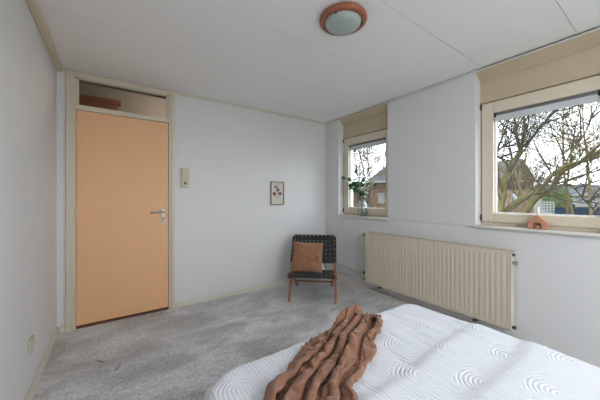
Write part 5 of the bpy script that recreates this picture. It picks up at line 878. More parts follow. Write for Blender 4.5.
THROW_Z = [1050,1107,1131,1088,1023,1048,1093,1057,1044,1063,1143,1124,1068,1022,1025,1024,904,907,950,989,1019,1116,1056,1113,1099,1046,1058,1135,1098,1121,1169,1175,1065,1038,1018,1019,1040,1049,1077,1090,1084,1066,1070,1061,1030,1020,1035,1036,1064,1080,1070,1091,1113,1099,1099,1091,1072,1077,1081,1086,
1126,1162,1154,1159,1018,1063,1113,1088,1099,1103,1133,1146,1116,1059,1087,1033,956,929,979,1010,1027,1091,1106,1153,1123,1110,1134,1138,1160,1142,1170,1162,1077,1051,1029,1023,1038,1044,1070,1099,1098,1077,1072,1051,1042,1021,1021,1042,1074,1066,1080,1086,1110,1096,1085,1093,1073,1061,1069,1073,
1120,1142,1150,1157,1014,1085,1124,1106,1158,1129,1164,1164,1142,1088,1060,1088,1007,968,1009,1047,1024,1067,1120,1161,1162,1149,1164,1168,1171,1155,1175,1160,1089,1065,1043,1021,1034,1038,1065,1087,1086,1081,1073,1051,1043,1031,1021,1044,1063,1063,1079,1084,1104,1111,1083,1083,1068,1046,1053,1059,
1042,1146,1143,1074,1020,1138,1164,1160,1127,1172,1128,1172,1166,1162,1126,1082,1087,1036,1005,1073,1105,1128,1164,1170,1173,1172,1179,1177,1173,1173,1184,1117,1088,1073,1040,1016,1027,1051,1053,1108,1115,1090,1069,1064,1048,1041,1036,1046,1061,1081,1077,1097,1099,1101,1087,1074,1074,1048,1029,1045,
1021,1138,1166,1114,1065,1132,1165,1168,1111,1165,1094,1173,1171,1169,1160,1122,1090,1065,1039,1052,1124,1160,1166,1172,1179,1175,1175,1180,1179,1180,1187,1133,1083,1062,1051,1018,1025,1050,1055,1094,1122,1096,1072,1062,1035,1040,1037,1035,1069,1089,1085,1111,1115,1111,1088,1091,1085,1054,1029,1032,
999,1095,1167,1161,1123,1099,1139,1153,1106,1102,1077,1168,1177,1168,1166,1161,1143,1117,1090,1082,1148,1164,1171,1177,1180,1171,1176,1158,1184,1186,1169,1112,1078,1048,1049,1034,1033,1055,1058,1095,1117,1099,1075,1051,1048,1026,1026,1029,1072,1091,1089,1116,1105,1106,1087,1083,1086,1044,1048,1048,
1034,1026,1155,1157,1160,1109,1163,1106,1155,1079,1038,1144,1177,1173,1173,1169,1162,1149,1148,1132,1165,1173,1179,1176,1177,1132,1181,1182,1162,1173,1131,1112,1078,1045,1032,1041,1036,1059,1069,1103,1106,1102,1075,1049,1057,1039,1029,1022,1069,1079,1093,1119,1120,1107,1086,1069,1078,1031,1042,1045,
1122,1135,1080,1169,1168,1149,1171,1052,1121,1166,1085,1079,1143,1178,1170,1171,1169,1152,1148,1162,1173,1186,1182,1127,1119,1057,1154,1184,1095,1111,1137,1104,1074,1043,1040,1027,1051,1054,1068,1111,1115,1095,1079,1058,1034,1042,1032,1025,1059,1070,1095,1120,1128,1108,1083,1072,1069,1040,1032,1036,
1072,1150,1118,1176,1169,1165,1174,1016,1080,1116,1077,1058,1133,1183,1176,1172,1173,1164,1160,1169,1181,1160,1165,1114,1059,1088,1104,1122,1114,1124,1122,1095,1063,1043,1023,1027,1043,1056,1078,1099,1116,1108,1086,1066,1046,1024,1019,1034,1055,1082,1097,1107,1130,1103,1079,1082,1068,1055,1035,1034,
1025,1106,1186,1175,1176,1173,1172,1022,1032,1124,1019,1040,1156,1183,1182,1181,1179,1171,1166,1175,1186,1107,1097,1060,1030,1138,1070,1087,1115,1120,1110,1087,1055,1027,1020,1036,1038,1055,1079,1089,1099,1116,1096,1075,1052,1025,1036,1047,1053,1079,1086,1114,1127,1102,1078,1086,1076,1065,1048,1044,
1043,1031,1135,1175,1158,1174,1175,1040,1043,1133,1020,1013,1146,1184,1165,1186,1184,1179,1173,1181,1185,1084,1035,1035,1041,1066,1075,1084,1114,1116,1115,1085,1053,1023,1029,1041,1052,1061,1075,1100,1093,1108,1086,1070,1056,1029,1041,1049,1052,1071,1097,1121,1105,1110,1087,1081,1075,1060,1052,1044,
1103,1023,1053,1188,1179,1178,1181,1055,1119,1122,1011,1068,1092,1111,1142,1184,1190,1184,1180,1185,1188,1059,1034,1030,1039,1054,1083,1079,1100,1131,1108,1082,1055,1023,1033,1054,1053,1068,1083,1104,1105,1095,1078,1072,1056,1031,1044,1049,1062,1075,1097,1124,1125,1106,1090,1066,1078,1055,1040,1034,
1142,1116,1034,1188,1167,1171,1128,1047,1083,1081,1009,1014,1042,1068,1108,1170,1152,1141,1170,1112,1069,1052,1034,1046,1048,1067,1085,1100,1104,1133,1096,1074,1045,1017,1017,1044,1061,1074,1083,1076,1085,1097,1073,1053,1036,1050,1024,1023,1052,1077,1078,1099,1114,1119,1093,1076,1073,1053,1044,1023,
1135,1124,1037,1188,1189,1192,1149,1043,1120,1106,1038,1025,1039,1057,1052,1124,1117,1078,1105,1088,1066,1042,1020,1025,1029,1066,1077,1105,1110,1131,1096,1067,1044,1014,1031,1056,1051,1069,1091,1064,1066,1088,1065,1046,1037,1046,1021,1033,1057,1079,1077,1097,1098,1122,1096,1084,1068,1056,1037,1018,
1122,1122,1034,1152,1179,1160,1127,1028,1110,1063,1014,1011,1038,1056,1054,1099,1116,1083,1093,1078,1062,1044,1035,1024,1023,1060,1075,1105,1119,1134,1096,1068,1041,1013,1021,1054,1048,1071,1090,1079,1067,1075,1054,1041,1033,1042,1022,1041,1063,1077,1081,1101,1105,1126,1101,1078,1066,1048,1027,1027,
1123,1131,1042,1163,1149,1121,1103,1037,1074,1028,1011,1012,1029,1046,1073,1072,1122,1103,1076,1075,1056,1043,1032,1026,1028,1052,1076,1098,1128,1134,1097,1069,1042,1013,1030,1051,1049,1063,1085,1097,1084,1067,1047,1039,1034,1028,1019,1043,1063,1065,1084,1102,1113,1121,1105,1085,1064,1044,1025,1025,
1049,1080,1022,1143,1152,1124,1118,1034,1053,1031,1019,1015,1029,1048,1073,1074,1112,1102,1079,1078,1057,1043,1032,1020,1029,1045,1070,1098,1125,1124,1088,1066,1049,1023,1017,1034,1039,1063,1078,1093,1071,1063,1054,1045,1025,1019,1025,1047,1061,1074,1086,1095,1104,1110,1102,1078,1058,1040,1026,1025,
1103,1012,1008,1060,1137,1143,1077,1047,1068,1048,1032,1012,1026,1046,1057,1068,1101,1105,1101,1094,1075,1046,1035,1013,1016,1053,1063,1082,1097,1101,1089,1074,1062,1041,1024,1015,1037,1045,1054,1083,1088,1084,1089,1068,1059,1043,1043,1037,1058,1077,1062,1077,1097,1101,1089,1075,1055,1023,1027,1041,
1054,1046,1009,1028,1088,1091,1066,1054,1070,1059,1037,1023,1032,1042,1055,1062,1088,1104,1102,1098,1079,1054,1039,1021,1026,1054,1059,1078,1090,1096,1092,1076,1065,1045,1035,1015,1037,1043,1065,1083,1102,1103,1093,1075,1073,1060,1044,1034,1051,1074,1057,1068,1083,1085,1075,1068,1050,1022,1026,1044,
1038,1007,1010,1024,1047,1053,1057,1042,1060,1067,1050,1032,1027,1019,1041,1063,1090,1108,1113,1105,1084,1052,1044,1030,1026,1047,1056,1077,1088,1096,1087,1073,1066,1045,1029,1015,1036,1045,1068,1088,1108,1111,1102,1086,1076,1052,1037,1017,1046,1064,1049,1059,1075,1083,1076,1067,1048,1021,1027,1049,
1022,1012,1010,1023,1043,1054,1056,1031,1049,1059,1050,1032,1012,1032,1045,1049,1081,1093,1101,1100,1090,1054,1046,1030,1029,1042,1055,1078,1088,1093,1089,1074,1066,1045,1034,1016,1036,1056,1068,1097,1110,1103,1102,1088,1076,1053,1030,1031,1035,1059,1042,1062,1075,1091,1079,1066,1047,1021,1031,1055,
1009,1012,1011,1031,1050,1062,1056,1030,1026,1036,1048,1030,1012,1013,1019,1034,1063,1081,1096,1106,1100,1066,1049,1035,1031,1035,1053,1079,1094,1099,1098,1081,1065,1044,1037,1026,1049,1053,1070,1110,1112,1105,1104,1084,1060,1055,1040,1032,1030,1048,1063,1064,1080,1104,1099,1073,1050,1023,1038,1060,
1019,1007,1018,1039,1052,1054,1052,1034,1024,1038,1048,1033,1011,1014,1016,1036,1060,1071,1083,1089,1100,1056,1052,1037,1030,1030,1051,1079,1095,1102,1105,1087,1067,1045,1035,1036,1056,1060,1084,1118,1119,1115,1100,1091,1064,1055,1040,1030,1030,1047,1062,1063,1079,1109,1104,1078,1051,1023,1041,1061,
1030,1021,1010,1031,1040,1052,1051,1039,1026,1038,1047,1031,1011,1026,1017,1036,1062,1076,1095,1088,1091,1066,1063,1042,1021,1025,1048,1077,1094,1107,1116,1095,1070,1046,1024,1047,1054,1064,1091,1114,1133,1127,1104,1093,1068,1053,1040,1030,1032,1049,1061,1066,1079,1109,1103,1079,1051,1024,1045,1060,
1013,1022,1022,1028,1035,1051,1048,1045,1030,1035,1047,1029,1011,1024,1014,1032,1058,1073,1088,1091,1091,1074,1063,1041,1027,1020,1046,1076,1093,1103,1118,1090,1071,1049,1019,1052,1054,1078,1091,1127,1134,1125,1102,1096,1069,1051,1035,1033,1037,1052,1058,1070,1081,1104,1093,1073,1057,1025,1049,1053,
1005,1008,1012,1026,1034,1053,1049,1049,1037,1037,1048,1030,1011,1021,1013,1028,1051,1070,1082,1093,1095,1078,1064,1043,1046,1021,1048,1075,1094,1112,1120,1093,1079,1054,1025,1055,1071,1087,1088,1121,1134,1128,1103,1098,1070,1051,1035,1033,1041,1056,1073,1057,1078,1084,1074,1058,1057,1036,1031,1045,
1022,1027,1017,1011,1027,1046,1062,1044,1029,1037,1048,1035,1011,1019,1012,1027,1050,1057,1074,1079,1088,1087,1065,1044,1061,1021,1040,1054,1082,1107,1121,1098,1075,1060,1051,1026,1051,1070,1098,1134,1122,1130,1122,1097,1073,1053,1036,1033,1051,1067,1078,1075,1075,1092,1092,1074,1055,1022,1025,1032,
1009,1028,1032,1012,1030,1037,1062,1047,1032,1025,1041,1043,1013,1014,1011,1022,1051,1062,1076,1079,1083,1081,1069,1045,1057,1029,1034,1058,1086,1111,1116,1093,1076,1073,1050,1022,1050,1060,1082,1134,1141,1142,1128,1109,1067,1059,1043,1041,1053,1066,1073,1061,1059,1083,1083,1068,1069,1047,1021,1020,
1007,1021,1037,1013,1026,1026,1042,1052,1035,1020,1029,1041,1011,1011,1011,1021,1053,1072,1082,1093,1096,1080,1066,1046,1053,1039,1034,1062,1091,1113,1110,1097,1085,1077,1054,1029,1042,1044,1069,1111,1135,1146,1133,1122,1078,1071,1056,1045,1047,1065,1070,1055,1071,1082,1081,1063,1060,1046,1041,1029,
1009,1018,1035,1025,1013,1022,1036,1055,1038,1023,1027,1044,1013,1012,1013,1027,1054,1070,1091,1100,1086,1078,1059,1045,1044,1024,1038,1065,1087,1111,1101,1100,1085,1072,1058,1034,1044,1035,1058,1110,1138,1121,1114,1117,1091,1077,1056,1038,1027,1048,1052,1058,1077,1070,1076,1081,1057,1023,1044,1046,
1008,1022,1033,1019,1012,1028,1040,1062,1044,1028,1032,1048,1015,1015,1017,1028,1051,1074,1094,1104,1098,1073,1053,1062,1039,1018,1046,1068,1097,1117,1119,1111,1090,1068,1073,1023,1024,1029,1053,1099,1128,1136,1129,1117,1094,1082,1060,1049,1025,1048,1067,1076,1078,1051,1056,1069,1047,1023,1043,1029,
1013,1011,1013,1024,1014,1030,1036,1055,1059,1043,1040,1054,1027,1013,1022,1015,1045,1070,1080,1105,1104,1066,1068,1047,1034,1014,1046,1072,1102,1116,1139,1126,1107,1089,1071,1034,1023,1028,1053,1110,1123,1149,1152,1122,1109,1086,1081,1059,1052,1044,1067,1085,1069,1057,1059,1065,1040,1024,1041,1025,
1032,1020,1011,1014,1015,1024,1040,1070,1071,1053,1046,1060,1032,1014,1019,1029,1043,1068,1081,1091,1097,1067,1068,1048,1043,1016,1043,1070,1099,1117,1126,1123,1111,1092,1081,1049,1035,1023,1055,1104,1120,1149,1160,1141,1103,1098,1077,1064,1056,1054,1075,1090,1081,1062,1075,1069,1044,1023,1042,1030,
1036,1038,1026,1020,1026,1028,1044,1068,1068,1062,1049,1046,1043,1022,1038,1027,1048,1068,1082,1081,1082,1066,1067,1046,1049,1017,1049,1070,1099,1121,1126,1113,1107,1093,1072,1051,1042,1022,1050,1097,1120,1137,1153,1139,1096,1099,1080,1069,1056,1057,1072,1089,1090,1071,1083,1067,1043,1025,1043,1032,
1030,1028,1039,1018,1019,1031,1048,1074,1074,1077,1060,1044,1054,1035,1030,1027,1045,1069,1074,1095,1095,1069,1069,1052,1052,1018,1049,1065,1093,1125,1133,1114,1095,1081,1063,1038,1027,1033,1059,1094,1118,1127,1137,1142,1090,1091,1086,1064,1055,1060,1073,1090,1092,1090,1087,1064,1040,1029,1044,1034,
1013,1012,1012,1035,1040,1050,1055,1083,1088,1087,1069,1064,1041,1044,1025,1031,1050,1068,1091,1090,1105,1087,1065,1067,1046,1035,1037,1063,1094,1110,1118,1095,1079,1059,1050,1029,1024,1049,1069,1099,1109,1136,1133,1129,1101,1076,1063,1038,1049,1047,1065,1072,1084,1080,1080,1057,1033,1046,1036,1018,
1024,1021,1014,1026,1043,1036,1053,1086,1092,1096,1077,1059,1026,1025,1040,1028,1046,1070,1091,1089,1103,1095,1072,1069,1048,1037,1032,1059,1089,1112,1110,1091,1072,1062,1042,1028,1033,1051,1070,1107,1126,1136,1136,1124,1099,1073,1073,1056,1034,1048,1069,1061,1076,1060,1067,1054,1034,1039,1021,1028,
1024,1031,1029,1016,1033,1027,1044,1077,1085,1089,1069,1054,1016,1030,1038,1045,1046,1068,1092,1094,1115,1101,1085,1063,1054,1025,1028,1054,1082,1109,1102,1084,1059,1066,1042,1023,1030,1052,1075,1114,1124,1115,1125,1117,1091,1067,1071,1061,1029,1053,1066,1051,1065,1060,1065,1056,1038,1025,1017,1021,
1013,1027,1036,1019,1019,1029,1040,1059,1063,1077,1060,1047,1013,1014,1024,1045,1046,1068,1093,1104,1116,1102,1095,1073,1054,1024,1024,1053,1075,1107,1103,1079,1056,1064,1040,1027,1029,1052,1071,1121,1121,1116,1108,1114,1086,1064,1067,1050,1031,1052,1059,1047,1054,1067,1070,1059,1042,1018,1018,1032,
1016,1017,1033,1028,1037,1041,1049,1074,1081,1068,1063,1043,1016,1029,1030,1025,1054,1071,1091,1094,1106,1096,1086,1081,1054,1020,1025,1054,1072,1095,1095,1079,1054,1059,1034,1040,1028,1055,1073,1124,1122,1113,1101,1111,1081,1066,1055,1039,1029,1035,1049,1042,1053,1073,1074,1069,1054,1016,1031,1028,
1033,1042,1043,1038,1049,1052,1074,1078,1090,1082,1063,1050,1032,1016,1016,1024,1060,1079,1085,1110,1118,1078,1065,1075,1046,1020,1023,1057,1081,1082,1099,1075,1059,1041,1024,1025,1026,1055,1070,1119,1134,1125,1108,1087,1067,1062,1051,1039,1054,1059,1052,1049,1046,1081,1089,1079,1058,1031,1018,1018,
1027,1043,1051,1059,1054,1057,1066,1094,1098,1078,1066,1048,1037,1019,1020,1016,1061,1069,1091,1107,1112,1067,1054,1065,1037,1019,1028,1057,1064,1071,1088,1063,1045,1048,1029,1031,1025,1055,1068,1116,1128,1124,1101,1099,1078,1068,1063,1045,1035,1053,1040,1037,1042,1074,1081,1082,1065,1023,1018,1025,
1022,1039,1049,1050,1067,1076,1064,1090,1099,1077,1058,1048,1038,1019,1019,1026,1057,1063,1081,1106,1110,1060,1055,1052,1025,1017,1032,1063,1070,1091,1073,1053,1049,1054,1033,1033,1025,1053,1064,1109,1122,1122,1107,1087,1085,1065,1058,1052,1044,1038,1054,1036,1038,1065,1087,1090,1072,1030,1020,1020,
1017,1036,1033,1039,1051,1070,1073,1086,1096,1073,1058,1045,1031,1018,1017,1019,1055,1081,1077,1085,1092,1061,1066,1050,1024,1022,1044,1074,1075,1097,1064,1048,1063,1052,1031,1033,1021,1051,1067,1106,1107,1113,1106,1084,1087,1073,1073,1070,1053,1040,1056,1053,1034,1063,1085,1097,1073,1034,1023,1021,
1014,1032,1034,1032,1051,1054,1062,1074,1092,1069,1059,1040,1038,1029,1027,1032,1058,1084,1096,1088,1094,1062,1067,1042,1017,1024,1051,1082,1092,1096,1058,1046,1064,1053,1038,1035,1021,1044,1065,1105,1102,1101,1102,1083,1088,1083,1066,1070,1047,1040,1051,1044,1050,1054,1076,1089,1080,1044,1025,1021,
1021,1024,1018,1042,1062,1083,1096,1106,1088,1081,1070,1053,1044,1034,1037,1031,1070,1094,1094,1110,1104,1073,1077,1044,1035,1047,1075,1066,1076,1085,1059,1042,1050,1034,1021,1021,1039,1035,1061,1104,1109,1108,1098,1085,1082,1088,1081,1064,1054,1042,1042,1053,1039,1045,1059,1078,1090,1058,1036,1025,
1017,1012,1020,1051,1073,1089,1105,1095,1095,1075,1060,1048,1038,1034,1024,1031,1073,1100,1115,1124,1098,1075,1088,1066,1057,1061,1087,1082,1070,1074,1053,1055,1040,1033,1022,1035,1042,1029,1057,1096,1109,1109,1100,1089,1085,1087,1084,1077,1065,1047,1047,1043,1045,1032,1049,1064,1077,1065,1042,1029,
1011,1024,1024,1059,1061,1073,1098,1084,1072,1068,1050,1058,1030,1022,1037,1027,1081,1091,1120,1128,1102,1084,1069,1057,1053,1065,1089,1067,1078,1085,1061,1047,1055,1047,1033,1032,1038,1027,1048,1086,1100,1107,1112,1094,1075,1088,1086,1079,1070,1059,1053,1046,1034,1029,1043,1063,1086,1072,1048,1033,
1024,1023,1037,1045,1070,1064,1076,1096,1077,1071,1055,1057,1039,1024,1046,1029,1085,1091,1103,1114,1108,1065,1059,1045,1050,1077,1070,1067,1071,1086,1066,1049,1051,1050,1033,1034,1036,1028,1042,1070,1082,1090,1109,1089,1070,1073,1084,1081,1067,1058,1042,1045,1036,1029,1044,1064,1091,1072,1054,1044,
1033,1029,1018,1062,1066,1088,1094,1094,1075,1074,1059,1048,1033,1045,1061,1032,1083,1111,1096,1102,1090,1069,1056,1031,1034,1049,1075,1092,1077,1094,1073,1066,1053,1066,1044,1040,1027,1036,1035,1073,1093,1110,1101,1102,1075,1091,1090,1080,1054,1053,1038,1039,1047,1033,1054,1072,1095,1096,1072,1060,
1027,1020,1027,1073,1075,1093,1109,1090,1081,1075,1061,1047,1039,1052,1061,1035,1088,1108,1112,1097,1079,1064,1051,1030,1042,1044,1068,1094,1081,1104,1077,1060,1059,1072,1052,1031,1027,1039,1032,1070,1093,1111,1117,1110,1081,1095,1097,1083,1061,1051,1040,1038,1048,1041,1051,1077,1101,1091,1070,1058,
1022,1035,1039,1087,1088,1100,1108,1093,1073,1078,1063,1041,1036,1062,1060,1036,1074,1098,1108,1081,1066,1057,1045,1027,1033,1041,1066,1093,1087,1105,1076,1059,1071,1072,1051,1027,1036,1042,1034,1069,1091,1103,1117,1118,1086,1093,1098,1084,1064,1051,1046,1047,1039,1058,1054,1082,1110,1091,1068,1052,
1017,1031,1049,1098,1111,1116,1114,1084,1089,1079,1061,1040,1059,1071,1043,1045,1062,1078,1085,1097,1072,1053,1036,1025,1038,1039,1065,1092,1097,1107,1079,1062,1062,1076,1050,1039,1030,1043,1038,1070,1093,1104,1111,1121,1093,1086,1093,1082,1069,1069,1063,1060,1040,1063,1064,1086,1110,1093,1071,1048,
1020,1039,1064,1087,1107,1122,1106,1089,1072,1075,1060,1049,1056,1064,1036,1057,1080,1083,1085,1093,1069,1045,1034,1025,1035,1040,1066,1086,1107,1106,1080,1064,1057,1074,1050,1028,1043,1035,1049,1072,1092,1112,1113,1120,1098,1086,1090,1080,1063,1059,1064,1061,1043,1050,1070,1092,1104,1092,1072,1052,
1034,1057,1065,1075,1094,1101,1106,1064,1071,1052,1051,1034,1031,1026,1049,1058,1100,1098,1104,1086,1069,1060,1054,1040,1046,1054,1078,1086,1103,1123,1082,1066,1054,1055,1031,1029,1053,1055,1050,1084,1102,1112,1123,1118,1098,1083,1084,1078,1068,1051,1051,1048,1036,1068,1093,1115,1111,1075,1082,1060,
1034,1041,1047,1088,1095,1102,1098,1060,1072,1052,1046,1027,1029,1040,1061,1073,1108,1115,1109,1088,1077,1055,1057,1062,1038,1057,1083,1094,1102,1118,1082,1060,1067,1052,1027,1029,1045,1062,1053,1095,1098,1110,1125,1110,1095,1085,1077,1075,1066,1050,1047,1033,1046,1076,1101,1105,1119,1071,1086,1064,
1028,1035,1049,1097,1091,1089,1087,1061,1073,1060,1044,1026,1040,1048,1047,1072,1100,1110,1111,1088,1075,1050,1052,1058,1042,1058,1084,1091,1114,1117,1086,1062,1068,1048,1028,1034,1056,1059,1064,1092,1101,1108,1125,1107,1096,1089,1082,1067,1057,1041,1034,1037,1060,1081,1109,1116,1117,1077,1080,1056,
1024,1037,1054,1103,1106,1101,1085,1071,1073,1060,1042,1032,1025,1031,1048,1074,1096,1107,1113,1090,1074,1047,1042,1050,1049,1060,1081,1105,1110,1118,1092,1069,1070,1046,1029,1040,1062,1082,1085,1103,1120,1124,1125,1108,1100,1094,1079,1064,1048,1033,1036,1043,1064,1090,1119,1114,1114,1086,1075,1053,
1023,1040,1057,1107,1107,1099,1083,1072,1070,1067,1057,1052,1038,1029,1050,1074,1094,1103,1114,1091,1083,1043,1033,1033,1058,1073,1087,1112,1113,1120,1093,1087,1063,1047,1036,1053,1072,1081,1075,1103,1112,1120,1120,1118,1101,1084,1088,1075,1049,1042,1057,1053,1076,1098,1125,1115,1114,1090,1070,1058,
1021,1032,1060,1110,1097,1087,1082,1057,1062,1044,1038,1028,1039,1028,1051,1062,1095,1116,1115,1103,1078,1051,1029,1043,1040,1053,1079,1104,1132,1143,1106,1096,1083,1069,1061,1041,1067,1088,1075,1083,1095,1110,1122,1122,1092,1097,1079,1076,1054,1053,1051,1078,1078,1104,1130,1111,1102,1089,1072,1064,
1020,1032,1060,1113,1099,1102,1087,1070,1057,1037,1024,1036,1026,1031,1049,1073,1117,1119,1108,1098,1079,1055,1032,1029,1052,1058,1072,1098,1126,1132,1101,1107,1089,1076,1058,1032,1059,1081,1067,1070,1086,1096,1105,1110,1100,1099,1079,1069,1054,1051,1055,1082,1091,1106,1131,1121,1109,1088,1069,1066,
1021,1035,1063,1115,1119,1111,1092,1069,1048,1028,1024,1044,1052,1042,1046,1062,1110,1094,1089,1083,1097,1064,1062,1049,1047,1053,1069,1092,1117,1117,1113,1100,1085,1065,1048,1040,1051,1068,1077,1068,1082,1086,1097,1097,1114,1099,1080,1082,1056,1052,1057,1069,1089,1108,1126,1126,1123,1088,1068,1058,
1021,1040,1067,1114,1130,1130,1106,1064,1043,1043,1024,1028,1050,1066,1071,1068,1111,1110,1101,1103,1101,1060,1058,1036,1036,1047,1064,1079,1104,1125,1123,1105,1084,1073,1050,1049,1043,1061,1078,1069,1084,1092,1110,1108,1124,1109,1089,1092,1055,1069,1071,1063,1076,1108,1117,1130,1118,1100,1075,1053,
1028,1048,1071,1082,1095,1102,1105,1071,1049,1033,1025,1026,1051,1072,1059,1080,1110,1122,1113,1107,1086,1067,1047,1034,1027,1044,1063,1073,1094,1110,1107,1110,1094,1070,1070,1040,1058,1058,1080,1086,1095,1110,1131,1134,1129,1107,1104,1083,1069,1059,1080,1092,1094,1128,1122,1108,1100,1089,1068,1052,
1039,1057,1068,1108,1102,1109,1109,1070,1054,1055,1045,1027,1052,1061,1073,1082,1117,1139,1137,1120,1106,1072,1060,1047,1035,1058,1064,1087,1100,1117,1124,1108,1096,1076,1077,1058,1054,1053,1076,1099,1114,1126,1136,1120,1122,1108,1088,1094,1070,1063,1087,1105,1118,1133,1112,1104,1091,1080,1061,1052,
1048,1060,1082,1101,1124,1130,1118,1095,1075,1062,1040,1039,1056,1063,1084,1082,1120,1141,1141,1137,1117,1098,1081,1062,1048,1049,1074,1095,1114,1135,1151,1135,1113,1089,1077,1055,1055,1070,1072,1109,1129,1111,1110,1132,1106,1090,1076,1100,1089,1075,1096,1114,1133,1119,1114,1104,1087,1074,1056,1054,
1060,1071,1095,1109,1125,1124,1124,1101,1097,1077,1056,1054,1065,1075,1096,1089,1130,1151,1159,1146,1127,1098,1099,1083,1071,1060,1084,1107,1126,1147,1143,1137,1123,1101,1081,1060,1072,1059,1072,1113,1123,1129,1119,1108,1102,1095,1083,1076,1097,1087,1108,1112,1132,1124,1123,1106,1106,1067,1052,1054,
1074,1084,1107,1129,1119,1128,1134,1103,1112,1098,1074,1070,1072,1085,1088,1109,1138,1158,1167,1150,1138,1108,1098,1075,1080,1064,1085,1108,1133,1157,1160,1145,1128,1104,1088,1066,1072,1055,1078,1096,1114,1135,1135,1108,1107,1088,1069,1060,1076,1090,1100,1110,1129,1118,1112,1121,1102,1060,1069,1047,
1113,1123,1147,1147,1157,1137,1157,1135,1111,1089,1093,1069,1057,1080,1076,1099,1137,1154,1161,1154,1131,1101,1084,1060,1074,1094,1108,1111,1136,1154,1157,1145,1127,1105,1096,1065,1064,1055,1079,1114,1102,1102,1117,1095,1072,1068,1057,1053,1065,1079,1088,1106,1112,1134,1129,1109,1089,1086,1060,1055,
1150,1151,1163,1180,1164,1139,1135,1134,1123,1099,1078,1071,1063,1059,1078,1082,1116,1137,1148,1147,1126,1084,1074,1061,1063,1098,1103,1122,1139,1147,1154,1143,1124,1105,1097,1069,1054,1055,1081,1118,1116,1108,1105,1084,1070,1065,1053,1050,1059,1069,1080,1098,1103,1124,1122,1105,1089,1071,1071,1059,
1134,1144,1164,1180,1171,1149,1140,1144,1123,1097,1098,1083,1057,1068,1080,1070,1109,1114,1126,1133,1110,1096,1076,1059,1060,1099,1114,1121,1139,1145,1156,1145,1123,1104,1099,1054,1063,1053,1074,1113,1122,1119,1094,1074,1056,1071,1052,1050,1063,1063,1085,1085,1098,1123,1111,1115,1096,1074,1081,1077,
1128,1128,1138,1166,1170,1171,1162,1140,1114,1116,1090,1089,1063,1061,1075,1064,1103,1104,1107,1135,1126,1087,1065,1071,1069,1097,1109,1128,1126,1146,1143,1140,1119,1103,1098,1053,1065,1051,1077,1097,1112,1113,1102,1076,1067,1071,1051,1053,1052,1067,1086,1084,1090,1121,1127,1121,1109,1078,1068,1079,
1140,1093,1144,1071,1134,1140,1144,1127,1104,1108,1084,1081,1043,1064,1061,1061,1105,1120,1119,1138,1128,1086,1061,1059,1078,1079,1100,1116,1117,1138,1140,1126,1122,1102,1094,1051,1069,1052,1076,1098,1105,1099,1102,1074,1070,1071,1050,1046,1060,1074,1083,1084,1090,1114,1130,1117,1104,1084,1070,1065,
998,1077,1036,888,888,996,912,1039,1068,1017,1039,980,1016,1025,1045,1071,1093,1116,1120,1134,1114,1084,1061,1073,1063,1059,1079,1100,1101,1120,1144,1123,1102,1084,1066,1050,1058,1070,1084,1115,1110,1102,1090,1070,1066,1045,1044,1045,1071,1074,1091,1081,1088,1121,1111,1100,1086,1099,1097,1085,
791,1025,957,761,834,907,825,894,1020,948,987,956,1001,994,1040,1051,1089,1106,1119,1128,1106,1083,1060,1056,1051,1055,1078,1086,1088,1108,1132,1126,1105,1083,1058,1047,1066,1083,1075,1121,1100,1099,1084,1094,1051,1059,1064,1065,1074,1087,1078,1069,1092,1127,1130,1119,1106,1070,1073,1083,
685,776,825,770,686,818,741,783,888,831,928,940,948,951,1020,1033,1075,1095,1114,1112,1091,1077,1054,1050,1062,1051,1074,1072,1086,1097,1122,1121,1104,1082,1058,1045,1054,1077,1083,1124,1113,1105,1105,1086,1064,1067,1054,1053,1070,1088,1073,1084,1092,1126,1122,1119,1108,1053,1052,1077,
626,697,773,703,711,704,719,669,749,850,811,899,921,919,951,1023,1057,1068,1087,1093,1070,1061,1045,1049,1061,1048,1070,1068,1083,1085,1106,1116,1093,1072,1054,1057,1056,1070,1093,1128,1130,1126,1095,1074,1047,1043,1052,1064,1085,1073,1081,1100,1097,1120,1101,1104,1103,1051,1046,1072,
399,421,519,700,684,706,648,542,569,629,690,750,826,829,850,840,833,791,796,813,847,964,1028,1048,1042,1045,1062,1083,1099,1104,1096,1083,1094,1070,1056,1039,1051,1077,1086,1137,1136,1119,1105,1079,1056,1049,1043,1059,1075,1091,1098,1116,1132,1106,1094,1107,1083,1061,1034,1034,
399,399,399,553,535,564,653,399,399,456,551,592,758,753,744,744,677,714,658,653,677,828,950,1026,1027,1051,1069,1091,1094,1114,1108,1094,1078,1080,1058,1046,1053,1078,1086,1139,1133,1119,1089,1082,1043,1040,1041,1056,1081,1101,1111,1123,1116,1124,1112,1104,1102,1059,1032,1055,
399,399,399,417,510,579,752,399,399,399,409,475,625,642,652,629,766,674,611,512,554,726,807,936,1014,1054,1078,1081,1076,1100,1103,1087,1077,1073,1060,1045,1056,1076,1102,1133,1117,1107,1088,1072,1066,1056,1048,1047,1082,1079,1098,1115,1107,1129,1133,1124,1106,1066,1043,1035]
def throw():
    nt = 59; w1 = nt+1; n = len(THROW_X); ns = n//w1-1
    co = [(THROW_X[i]/2000, THROW_Y[i]/2000, THROW_Z[i]/2000) for i in range(n)]
    fs = [(i*w1+j, i*w1+j+1, (i+1)*w1+j+1, (i+1)*w1+j) for i in range(ns) for j in range(nt)]
    m = MB().add(co, fs).build('throw_blanket', M_throw, smooth=True)
    sb = m.modifiers.new('smooth', 'SUBSURF'); sb.levels = 2; sb.render_levels = 2
    so = m.modifiers.new('thickness', 'SOLIDIFY'); so.thickness = .003; so.offset = 0
    tag(m, 'crumpled rust brown muslin throw lying across the bed corner', 'blanket')
throw()

